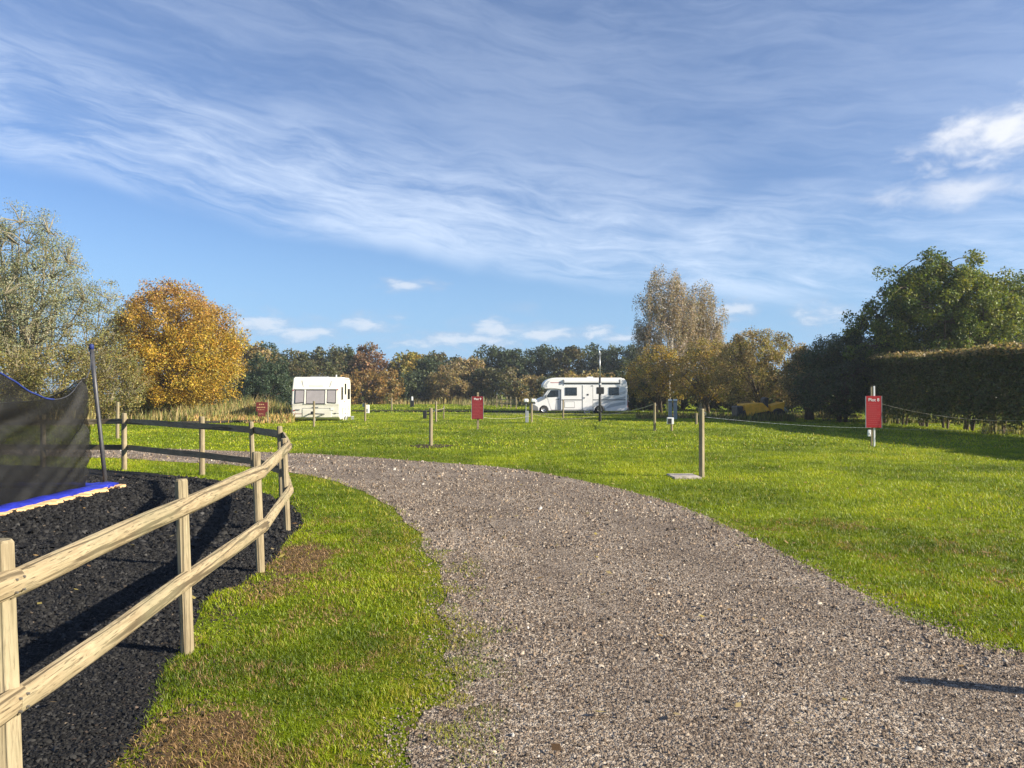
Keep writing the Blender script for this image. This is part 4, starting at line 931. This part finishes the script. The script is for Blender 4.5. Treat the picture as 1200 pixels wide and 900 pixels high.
def tree(name, label, x, y, h, lobes, ncl, nl, cr, ls, pal_, tr, seed, group='trees round the site', bark='bark', limbs=18, twigs=True, up=.35, el=1.7, hang=0.0, stretch=1.0, stems=1, fork=.22, cat='tree', shell=.6, loose=0.0, top=None, patchy=.30, thin=.013):
    r = np.random.default_rng(seed); t = thing(name, (x, y, 0), label, cat, group)
    Cc = sample_lobes(lobes, ncl, r, shell); Cc = Cc[Cc[:, 2] > .25]
    jit = 1 + patchy * (r.random(len(Cc)) - .5); Cc[:, :2] *= jit[:, None]
    # skeleton
    parts = []; samples = []
    lk = Cc[r.choice(len(Cc), min(limbs, len(Cc)), replace=False)]
    roots = [(0, 0)] if stems == 1 else [(.35 * tr * 6 * math.cos(a), .35 * tr * 6 * math.sin(a)) for a in np.linspace(0, 6.28, stems, endpoint=False)]
    for q, (rx, ry) in enumerate(roots):
        lean = r.normal(0, .05 if stems == 1 else .16, 2) * h; hh = h * (.62 if stems == 1 else .5)
        pts = [Vector((rx, ry, -.3)), Vector((rx + lean[0] * .15, ry + lean[1] * .15, hh * .33)), Vector((rx + lean[0] * .5, ry + lean[1] * .5, hh * .7)), Vector((rx + lean[0], ry + lean[1], hh))]
        parts.append((pts, [tr * 1.25, tr * .92, tr * .6, tr * .28], 8))
        for k, c in enumerate(lk):
            if k % stems != q: continue
            c = Vector(c); f = min(.95, max(fork, (c.z / h) * .72 - .12 + r.normal(0, .05))); s0 = hh * f
            for i in range(3):
                if pts[i].z <= s0 <= pts[i + 1].z: u = (s0 - pts[i].z) / (pts[i + 1].z - pts[i].z); st = pts[i].lerp(pts[i + 1], u)
            m1 = st.lerp(c, .45) + Vector((r.normal(0, .05) * h * .4, r.normal(0, .05) * h * .4, h * .03)); m2 = st.lerp(c, .78) + Vector((r.normal(0, .03) * h * .4, r.normal(0, .03) * h * .4, h * .03))
            r0 = tr * (.42 - .2 * f); parts.append(([st, m1, m2, c], [r0, r0 * .6, r0 * .36, r0 * .12 + .006], 5))
            for u in (.3, .55, .8, 1): 
                samples.append(m1.lerp(m2, u) if u < .8 else m2.lerp(c, (u - .8) * 5))
    trunk_n = len(roots)
    tk = join(*[tube(p, rr, n_) for p, rr, n_ in parts]); obj('trunk', tk, M[bark], t, smooth=True)
    if twigs and samples:
        S = np.array([tuple(s) for s in samples]); tw = []
        for c in Cc:
            d2 = ((S - c) ** 2).sum(1) + np.maximum(0, S[:, 2] - c[2]) * 2; a = Vector(S[d2.argmin()]); b = Vector(c)
            m_ = a.lerp(b, .55) + Vector((0, 0, (b - a).length * (.10 - .3 * hang))); e_ = b + (b - m_) * .35 + Vector((0, 0, cr * (.5 - 1.6 * hang)))
            tw.append(tube([a, m_, b, e_], [thin * 1.6, thin * 1.2, thin * .8, thin * .35], 3, False))
        obj('twigs', join(*tw), M[bark], t)['kind'] = 'stuff'
    # leaves in clumps
    cnt = r.poisson(nl / len(Cc) * np.exp(r.normal(0, .35, len(Cc)))); k = np.repeat(np.arange(len(Cc)), cnt)
    off = r.normal(0, 1, (len(k), 3)); off *= (cr * r.random(len(k)) ** .4 / (np.linalg.norm(off, axis=1) + 1e-9))[:, None]; off[:, 2] *= stretch
    if hang: off[:, :2] *= .55; off[:, 2] -= hang * cr * .8
    P = Cc[k] + off
    if loose:
        n2 = int(len(P) * loose); P2 = sample_lobes(lobes, n2, r, shell); P = np.concatenate([P, P2]); k = np.concatenate([k, r.integers(0, len(Cc), n2)])
    keep = P[:, 2] > .08; P, k = P[keep], k[keep]
    ci = r.integers(0, len(pal_), len(Cc)); idx = np.where(r.random(len(k)) < .65, ci[k], r.integers(0, len(pal_), len(k)))
    col = jitter_cols(pal_, idx, r)
    if top is not None:
        f = np.clip((P[:, 2] / h - .55) / .4, 0, 1) * (r.random(len(P)) < .75); col = col * (1 - f[:, None]) + np.asarray(top) * f[:, None] * np.exp(r.normal(0, .2, len(P)))[:, None]
    me = fast_mesh('crown', leaf_quads(P, ls, r, up, el, hang), 3, np.repeat(col, 3, 0))
    link('crown', me, M['leaf'], t); return t

GOLD = [(.48, .305, .034), (.43, .30, .036), (.54, .385, .052), (.33, .235, .034), (.44, .25, .034), (.32, .275, .05)]
WILLOW = [(.28, .30, .175), (.22, .24, .125), (.34, .35, .23), (.19, .21, .11), (.29, .27, .125)]
YGREEN = [(.24, .22, .045), (.31, .26, .05), (.18, .17, .04), (.35, .26, .05)]
OLIVE = [(.085, .095, .035), (.11, .11, .042), (.065, .075, .030), (.13, .105, .045)]
DARKG = [(.050, .074, .034), (.068, .094, .040), (.038, .058, .028), (.088, .104, .044)]
PINE = [(.045, .075, .045), (.060, .092, .050), (.036, .060, .036), (.075, .105, .055)]
RUST = [(.21, .115, .055), (.25, .14, .065), (.17, .10, .05), (.15, .11, .05)]
ORANGE = [(.28, .165, .050), (.23, .15, .045), (.18, .14, .045), (.32, .21, .06)]
BROWN = [(.25, .185, .085), (.31, .23, .10), (.19, .155, .07), (.36, .28, .10)]
BIRCH = [(.36, .285, .205), (.30, .245, .17), (.42, .34, .25), (.24, .21, .135)]
OAK = [(.085, .125, .022), (.12, .160, .026), (.060, .092, .020), (.21, .225, .034), (.15, .18, .028)]
HEDGE = [(.085, .105, .026), (.11, .125, .034), (.065, .082, .022), (.14, .125, .040)]

def at(px, D): return DX(px, D), D
def hz(py, D): return ZH(py, D)
# left boundary
D = 42; x, y = at(22, D); h = hz(232, D)
tree('willow_tree', 'tall pale grey-green willow with thin twiggy crown and bare limbs', x, y, h, [(0, 0, h * .62, 3.4, h * .30), (-1.5, 0, h * .45, 3.6, h * .26), (1.4, -.4, h * .48, 2.7, h * .28), (.4, 0, h * .82, 2.0, h * .17), (-2.2, .5, h * .72, 2.2, h * .2)], 700, 56000, .44, .095, WILLOW, .26, 101, bark='palebark', limbs=46, stems=3, up=.2, el=2.3, loose=.05, thin=.026, stretch=1.2)
D = 45; x, y = at(112, D); h = hz(322, D)
tree('willow_tree', 'smaller sparse willow between the tall pale willow and the golden maple', x, y, h, [(0, 0, h * .55, 2.1, h * .40), (.3, 0, h * .78, 1.3, h * .2)], 220, 10000, .38, .10, WILLOW + YGREEN[:2], .13, 102, bark='palebark', limbs=26, stems=2, up=.2, el=2.2, thin=.015)
for k, (px, D, py, r_, lab) in enumerate(((-10, 38, 392, 2.6, 'yellow-green shrub under the tall pale willow, behind the trampoline net'), (62, 39, 400, 2.2, 'yellow-green shrub at the right foot of the tall willow'), (122, 41, 385, 2.0, 'yellowing shrub beside the golden maple, behind the trampoline pole'))):
    x, y = at(px, D); h = hz(py, D)
    tree('shrub', lab, x, y, h, [(0, 0, h * .52, r_, h * .46), (.6, -.3, h * .4, r_ * .8, h * .36)], 200, 11000, .40, .10, [(.21, .205, .065), (.26, .23, .07), (.16, .16, .05), (.30, .24, .06), (.19, .15, .07)], .07, 110 + k, 'yellow-green shrubs by the trampoline', 'palebark', 22, True, .3, 1.9, stems=3, cat='shrub', loose=.08)
D = 48; x, y = at(207, D); h = hz(328, D)
tree('maple_tree', 'dense golden-orange autumn maple with a domed crown', x, y, h, [(0, 0, h * .52, 4.0, h * .44), (-.4, 0, h * .66, 3.0, h * .33), (1.3, -.3, h * .40, 3.0, h * .32), (-1.6, -.3, h * .42, 2.8, h * .34), (.2, -1, h * .36, 3.6, h * .28)], 640, 84000, .52, .115, GOLD, .24, 120, limbs=34, up=.45, loose=.10, top=(.36, .19, .065))
D = 70; x, y = at(312, D); h = hz(402, D)
tree('pine_tree', 'dark blue-green pine right of the golden maple', x, y, h, [(0, 0, h * .30, 2.6, h * .3), (0, 0, h * .55, 2.0, h * .3), (.2, 0, h * .78, 1.2, h * .22)], 240, 15000, .42, .22, PINE, .16, 130, limbs=24, twigs=False, up=.2, el=3.2)
# far tree line
far = [(298, 95, 404, 32, BROWN, 'brown tree just behind the dark pine'), (342, 105, 410, 26, OLIVE, 'low olive tree behind the caravan roof'), (372, 112, 406, 30, OLIVE, 'olive tree rising above the caravan roof'),
       (402, 118, 404, 26, DARKG, 'dark tree between the olive tree and the rust-red tree'), (436, 114, 401, 22, RUST, 'rust-red tree, tallest of its neighbours, beyond the caravan'), (476, 116, 411, 24, YGREEN, 'small yellow-green tree right of the rust-red tree'),
       (500, 108, 418, 22, DARKG, 'low dark tree in front of the yellow-green tree'), (522, 120, 410, 28, OLIVE, 'rounded olive tree in the far wood behind the dark red board'), (548, 112, 418, 24, BROWN, 'brownish tree in the far wood behind the dark red board'), (574, 124, 401, 32, DARKG, 'broad dark tree whose top stands above the brownish one'),
       (604, 122, 405, 26, DARKG, 'dark tree left of the motorhome cab in the far wood'), (636, 126, 402, 30, DARKG, 'broad dark tree behind the motorhome cab'), (668, 120, 405, 26, OLIVE, 'olive-dark tree above the middle of the motorhome'),
       (698, 122, 400, 30, DARKG, 'dark tree behind the mast top'), (728, 116, 402, 28, DARKG, 'dark tree above the rear of the motorhome'), (756, 118, 404, 28, OLIVE, 'olive tree just left behind the tall birch'), (250, 92, 418, 30, OLIVE, 'olive tree hidden mostly behind the golden maple'),
       (856, 100, 398, 30, OLIVE, 'olive tree peeping between the birch and the brown hawthorn')]
for k, (px, D, py, rp, pl_, lab) in enumerate(far):
    x, y = at(px, D); h = hz(py, D); r_ = rp * D / F; rr = random.Random(k)
    lob = [(rr.uniform(-.2, .2) * r_, 0, h * .50, r_ * .92, h * .44), (rr.uniform(-.5, .5) * r_, -.3, h * .70, r_ * .62, h * .27), (rr.uniform(-.7, .7) * r_, -.5 * r_, h * .34, r_ * .75, h * .32), (rr.uniform(-.6, .6) * r_, 0, h * .6, r_ * .6, h * .33)]
    tree('woodland_tree', lab, x, y, h, lob, 130, 7500, .85, .36, pl_, .20, 200 + k, 'trees of the far wood', limbs=14, twigs=False, up=.35, patchy=.4, stems=1 + k % 2)
bush = [(442, 100, 432, 34, ORANGE, 'orange-leaved bush at the foot of the rust-red tree'), (398, 98, 440, 22, ORANGE, 'small orange bush just right of the caravan'), (530, 104, 424, 26, BROWN, 'brown bush before the far wood behind the dark red board'), (585, 104, 428, 30, OLIVE, 'dull olive bush at the foot of the far wood'), (478, 104, 436, 24, DARKG, 'dark bush right of the orange-leaved bush'), (556, 106, 434, 22, DARKG, 'dark bush before the far wood, between brown and olive bushes'), (620, 106, 440, 24, BROWN, 'brown bush left of the motorhome bonnet'),
        (690, 84, 431, 40, BROWN, 'broad brown bush showing over the motorhome roof'), (800, 70, 436, 44, DARKG, 'dark scrub bush behind the birch stems'), (862, 66, 432, 44, OLIVE, 'olive scrub bush filling the gap behind the hawthorns'), (925, 62, 430, 46, DARKG, 'dark scrub bush behind the ochre dumper and hawthorn'), (752, 68, 428, 34, DARKG, 'dark bush close behind the rear of the motorhome'), (655, 92, 440, 28, OLIVE, 'olive bush behind the motorhome front'), (365, 96, 424, 40, OLIVE, 'wide olive bush close behind the caravan'), (335, 82, 440, 22, DARKG, 'dark bush at the caravan left edge below the pine')]
for k, (px, D, py, rp, pl_, lab) in enumerate(bush):
    x, y = at(px, D); h = hz(py, D); r_ = rp * D / F
    tree('bush', lab, x, y, h, [(0, 0, h * .42, r_, h * .5), (.3 * r_, -.4, h * .55, r_ * .6, h * .4), (-.4 * r_, -.2, h * .5, r_ * .6, h * .42)], 90, 5200, .62, .30, pl_, .08, 240 + k, 'bushes before the far wood', limbs=10, twigs=False, stems=3, cat='bush', patchy=.4)
# birches and hawthorns right of the motorhome
D = 63
for k, (px, py, lab, lobs) in enumerate(((783, 309, 'taller of two grey-brown weeping birches beside the motorhome', None), (824, 326, 'shorter grey-brown weeping birch standing right of the taller one', None))):
    x, y = at(px, D + k * 1.5); h = hz(py, D); w_ = 1.15 if k == 0 else .95
    lobs = [(-.2, 0, h * .80, 1.35 * w_, h * .19), (-1.0 * w_, 0, h * .66, 1.5 * w_, h * .20), (.8 * w_, 0, h * .68, 1.3 * w_, h * .2), (0, .3, h * .52, 1.9 * w_, h * .20), (-1.4 * w_, .2, h * .5, 1.1, h * .18), (1.2 * w_, -.2, h * .5, 1.0, h * .18)]
    tree('birch_tree', lab, x, y, h, lobs, 420, 32000, .58, .115, BIRCH, .15, 300 + k, 'weeping birches', 'birchbark', 34, True, .1, 1.9, hang=.7, stretch=1.7, stems=1 + k, fork=.30, thin=.014, patchy=.2)
haw = [(772, 61, 402, 36, GOLD[:2] + YGREEN + BROWN[:2], 'golden-green hawthorn below the taller birch', 15000), (828, 58, 394, 34, YGREEN + BROWN + GOLD[:1], 'tawny hawthorn below the shorter birch', 14000), (893, 50, 383, 52, BROWN + BROWN[:2] + YGREEN[:2] + OLIVE[:1], 'broad brown hawthorn behind the ochre dumper', 26000), (866, 55, 400, 30, BROWN + OLIVE[:2], 'brown hawthorn left of the broad one', 10000), (948, 45, 405, 30, OLIVE + BROWN[:2], 'dull hawthorn between the broad brown one and the dark thicket', 11000)]
for k, (px, D, py, rp, pl_, lab, nl) in enumerate(haw):
    x, y = at(px, D); h = hz(py, D); r_ = rp * D / F
    tree('hawthorn', lab, x, y, h, [(0, 0, h * .58, r_, h * .40), (-.45 * r_, -.3, h * .48, r_ * .7, h * .36), (.5 * r_, -.3, h * .50, r_ * .65, h * .38), (0, 0, h * .78, r_ * .6, h * .2)], 260, nl, .36, .10, pl_, .10, 320 + k, 'hawthorns along the right boundary', limbs=30, stems=3, up=.3, el=1.6, cat='hawthorn', thin=.013, loose=.06)
thk = [(986, 42, 389, 50, 'dark evergreen thicket beyond the end of the clipped hedge', 24000), (1042, 44.5, 384, 48, 'dark evergreen bush between the thicket and the oak', 20000)]
for k, (px, D, py, rp, lab, nl) in enumerate(thk):
    x, y = at(px, D); h = hz(py, D); r_ = rp * D / F
    tree('thicket', lab, x, y, h, [(0, 0, h * .5, r_, h * .48), (-.3 * r_, -.4, h * .4, r_ * .85, h * .36), (.3 * r_, 0, h * .68, r_ * .7, h * .3)], 260, nl, .40, .105, DARKG, .10, 340 + k, 'dark thicket by the hedge', limbs=24, stems=3, cat='thicket', loose=.1)
D = 41; x, y = at(1108, D); h = hz(287, D)
tree('oak_tree', 'large green oak with lobed, sunlit crown behind the clipped hedge', x, y, h, [(0, .4, h * .55, 3.8, h * .34), (.3, .3, h * .68, 3.0, h * .26), (-2.3, .2, h * .50, 2.4, h * .26), (2.1, .2, h * .55, 2.5, h * .27), (-.7, .3, h * .80, 2.1, h * .17), (1.5, .3, h * .76, 1.9, h * .19), (3.3, .3, h * .66, 1.7, h * .2), (-3.1, .4, h * .36, 2.1, h * .22)], 620, 82000, .45, .125, OAK, .30, 360, limbs=44, up=.35, el=1.5, patchy=.42, thin=.02)
D = 57; x, y = at(1228, D); h = hz(300, D)
tree('oak_tree', 'second green oak standing right of the large one behind the hedge', x, y, h, [(0, 0, h * .58, 3.6, h * .36), (-2.2, 0, h * .5, 2.2, h * .3), (.5, 0, h * .8, 2.0, h * .16)], 260, 20000, .52, .17, OAK, .28, 361, limbs=30, up=.35, el=1.5, patchy=.42, thin=.02)

# clipped hedge along the right-hand boundary
def hedge(x0, x1, ya, yb, h, seed):
    r = np.random.default_rng(seed); t = thing('clipped_hedge', (x0, (ya + yb) / 2, 0), 'long clipped hawthorn hedge with bare stems showing at its foot', 'hedge')
    oy = (ya + yb) / 2; L = yb - ya
    def pts(n, face):
        u = r.random(n); v = r.random(n); y = ya + u * L; hh = h - .30 * np.clip((38 - y) / 12, 0, 1) + .50 * (fbm(y, y * 0, 3.5, 2) - .5) + .12 * (fbm(y, y * 0, .7, 3) - .5)
        wob = .75 * (fbm(y, v * 3, 1.3, 4) - .5)
        if face == 'l': z = .25 + v ** .9 * (hh - .25); x = x0 + wob + np.abs(r.normal(0, .16, n)) - .22 * (z / h > .9); k = r.random(n) < np.clip((z - .15) / .8, .10, 1) * (.35 + 1.1 * fbm(y, z, .8, 6))
        elif face == 't': x = x0 + v * (x1 - x0); z = hh + r.normal(0, .07, n) + .10 * (fbm(x, y, .5, 8) - .3); k = np.ones(n, bool)
        else: x = x0 + .15 + v * (x1 - x0 - .3); z = .7 + r.random(n) * (hh - .8); k = np.ones(n, bool)
        return np.stack([x - x0, y - oy, z], 1)[k]
    P = np.concatenate([pts(80000, 'l'), pts(18000, 't'), pts(46000, 'i')])
    e = pts(9000, 'i'); e[:, 1] = (yb - oy) - np.abs(r.normal(0, .2, len(e))); P = np.concatenate([P, e])
    c = jitter_cols(HEDGE, r.integers(0, 4, len(P)), r); tp = (P[:, 2] > h - .12 - .30 * np.clip((38 - P[:, 1] - oy) / 12, 0, 1)) & (r.random(len(P)) < .7); c[tp] = np.array((.27, .20, .085)) * np.exp(r.normal(0, .3, tp.sum()))[:, None]
    link('foliage', fast_mesh('foliage', leaf_quads(P, .125, r, .3, 1.4), 3, np.repeat(c, 3, 0)), M['leaf'], t)
    # shoots standing out of the top
    m = 1500; y = ya + r.random(m) * L; x = r.random(m) * (x1 - x0); b = np.stack([x, y - oy, h - .1 - .30 * np.clip((38 - y) / 12, 0, 1)], 1); tip = b + np.stack([r.normal(0, .08, m), r.normal(0, .08, m), .2 + .25 * r.random(m)], 1); s = np.array([.008, 0.004, 0])
    link('shoots', fast_mesh('shoots', np.stack([b - s, b + s, tip], 1).reshape(-1, 3), 3, np.repeat(np.tile(np.array([[.17, .11, .05]]), (m, 1)), 3, 0)), M['leaf'], t)['kind'] = 'stuff'
    meshes = []
    for k in range(6):
        rd = random.Random(k); pa = []
        for b_ in range(3):
            a = rd.uniform(0, 6.28); q = [Vector((0, 0, -.1)), Vector((.08 * math.cos(a), .1 * math.sin(a), .45)), Vector((.25 * math.cos(a), .35 * math.sin(a), 1.1)), Vector((.3 * math.cos(a), .5 * math.sin(a), 1.9))]
            pa.append(tube(q, [.05, .04, .028, .012], 6))
        V, Fc = join(*pa); me = bpy.data.meshes.new('stem'); me.from_pydata(V, [], Fc); me.materials.append(M['bark']); meshes.append(me)
    k = 0; y = ya + .3
    while y < yb:
        o = link('stem', meshes[k % 6], None, t, (.55 + .5 * (k * .37 % 1), y - oy, 0), (0, 0, k * 1.1)); y += .55 + .3 * ((k * .618) % 1); k += 1
hedge(18.7, 20.7, 9.0, 40.5, 3.42, 400)

# ------------------------------------------------------------------ tall dry grass and undergrowth
def tall(name, px0, px1, d0, d1, n, h0, h1, wd, pal_, seed, clump=1.5):
    r = np.random.default_rng(seed); y = d0 + (d1 - d0) * r.random(n); x = DX(px0 + (px1 - px0) * r.random(n), y)
    ft = np.clip((y - d0) / (d1 - d0) * 2.2 - .9 * fbm(x, y, 1.8, 31) + .12, 0, 1)      # feathered, uneven front
    k = (fbm(x, y, clump, seed % 7) > r.random(n) * .75) & (r.random(n) < ft); x, y, ft = x[k], y[k], ft[k]; n = len(x)
    h = (h0 + (h1 - h0) * r.random(n) ** 1.6) * (.35 + 1.3 * fbm(x, y, clump * 1.6, 9)) * (.45 + .55 * ft); a = r.random(n) * 6.28; ln = h * (.08 + .4 * r.random(n) ** 2); w2 = wd * (.5 + r.random(n))
    b = np.stack([x, y, np.zeros(n)], 1); s = np.stack([np.cos(a * 3) * w2 / 2, np.sin(a * 3) * w2 / 2, np.zeros(n)], 1)
    mid = b + np.stack([np.cos(a) * ln * .3, np.sin(a) * ln * .3, h * .6], 1); tip = b + np.stack([np.cos(a) * ln, np.sin(a) * ln, h], 1)
    V = np.stack([b - s, b + s, mid + s * .8, mid - s * .8, tip], 1).reshape(-1, 3); i = np.arange(n)[:, None] * 5
    Fi = np.concatenate([i + np.array([[0, 1, 2]]), i + np.array([[0, 2, 3]]), i + np.array([[3, 2, 4]])])
    c = jitter_cols(pal_, r.integers(0, len(pal_), n), r, .25)
    tag(link(name, idx_mesh(name, V, Fi, np.repeat(c, 5, 0)), M['straw']), kind='stuff')
STRAW = [(.34, .28, .12), (.42, .35, .17), (.26, .24, .08), (.20, .21, .06), (.36, .27, .10)]
tall('tall_dry_grass', 60, 345, 40, 52, 34000, .35, 1.25, .035, STRAW + [(.17, .19, .05), (.13, .16, .04)], 1)
tall('tall_dry_grass', -260, 110, 33, 44, 11000, .4, 1.4, .035, STRAW, 2)
tall('bracken', 218, 345, 39.2, 44, 8000, .15, .5, .06, [(.46, .28, .10), (.38, .27, .11), (.36, .33, .10), (.24, .24, .06)], 3)
tall('tall_dry_grass', 395, 570, 96, 108, 7000, .4, 1.3, .07, STRAW, 4)
tall('tall_dry_grass', 540, 760, 86, 100, 6000, .3, .9, .07, [(.24, .21, .09), (.30, .25, .12), (.15, .16, .05)], 5)
tall('undergrowth', 745, 1010, 45.5, 50, 9000, .1, .42, .05, [(.10, .12, .03), (.16, .14, .05), (.26, .20, .08), (.07, .09, .025)], 6)
tall('undergrowth', 1020, 1260, 39, 41, 3000, .15, .7, .05, [(.10, .12, .03), (.16, .16, .05), (.24, .23, .06)], 7)
tall('undergrowth', 1150, 1290, 28, 33, 2500, .1, .4, .04, [(.10, .12, .03), (.16, .16, .05), (.24, .23, .06)], 8)

# ------------------------------------------------------------------ low dark logs on the lawn, the long one added as a shadow line
M['darklog'] = plain('dark_line_timber', (.030, .026, .022), .8, 0, .2, .4, 6, .5)  # near-black, so the long log reads as a shadow line
for (pa, ya), (pb, yb), lab in (((412, 482.6), (621, 483.2), 'long low dark log added for the shadow line left of the motorhome'), ((196, 497.2), (343, 494.2), 'low dark log laid along the dark line left of the caravan')):
    a, b = gp(pa, ya), gp(pb, yb); t = thing('dark_line_log', (a[0], a[1], 0), lab, 'kerb', 'low dark line logs'); L = math.hypot(b[0] - a[0], b[1] - a[1]); n = max(3, int(L / 2.4))
    for k in range(n):
        p = [a[i] + (b[i] - a[i]) * (k + .01) / n for i in (0, 1)]; ang = math.atan2(b[1] - a[1], b[0] - a[0])
        obj('log', tube([(0, 0, .06), (L / n * .5, .01 * (k % 3 - 1), .065), (L / n * .985, 0, .06)], [.075, .072, .074], 8), M['darklog'], t, (p[0] - a[0], p[1] - a[1], 0), (0, 0, ang), smooth=False)

tall('undergrowth', 852, 932, 42.2, 43.4, 2600, .2, .5, .04, [(.10, .12, .03), (.16, .16, .05), (.24, .20, .06)], 9)

# ------------------------------------------------------------------ thin autumn haze
hzm = bpy.data.materials.new('haze'); hzm.use_nodes = True; nt = hzm.node_tree; nt.nodes.remove(nt.nodes['Principled BSDF'])
pv = nt.nodes.new('ShaderNodeVolumePrincipled'); pv.inputs['Color'].default_value = (.80, .88, 1.0, 1); pv.inputs['Density'].default_value = .00048; pv.inputs['Anisotropy'].default_value = .2
nt.links.new(pv.outputs[0], nt.nodes['Material Output'].inputs['Volume'])
tag(obj('haze', box(-345, 345, -65, 525, -1.0, 15.5), hzm), kind='stuff')
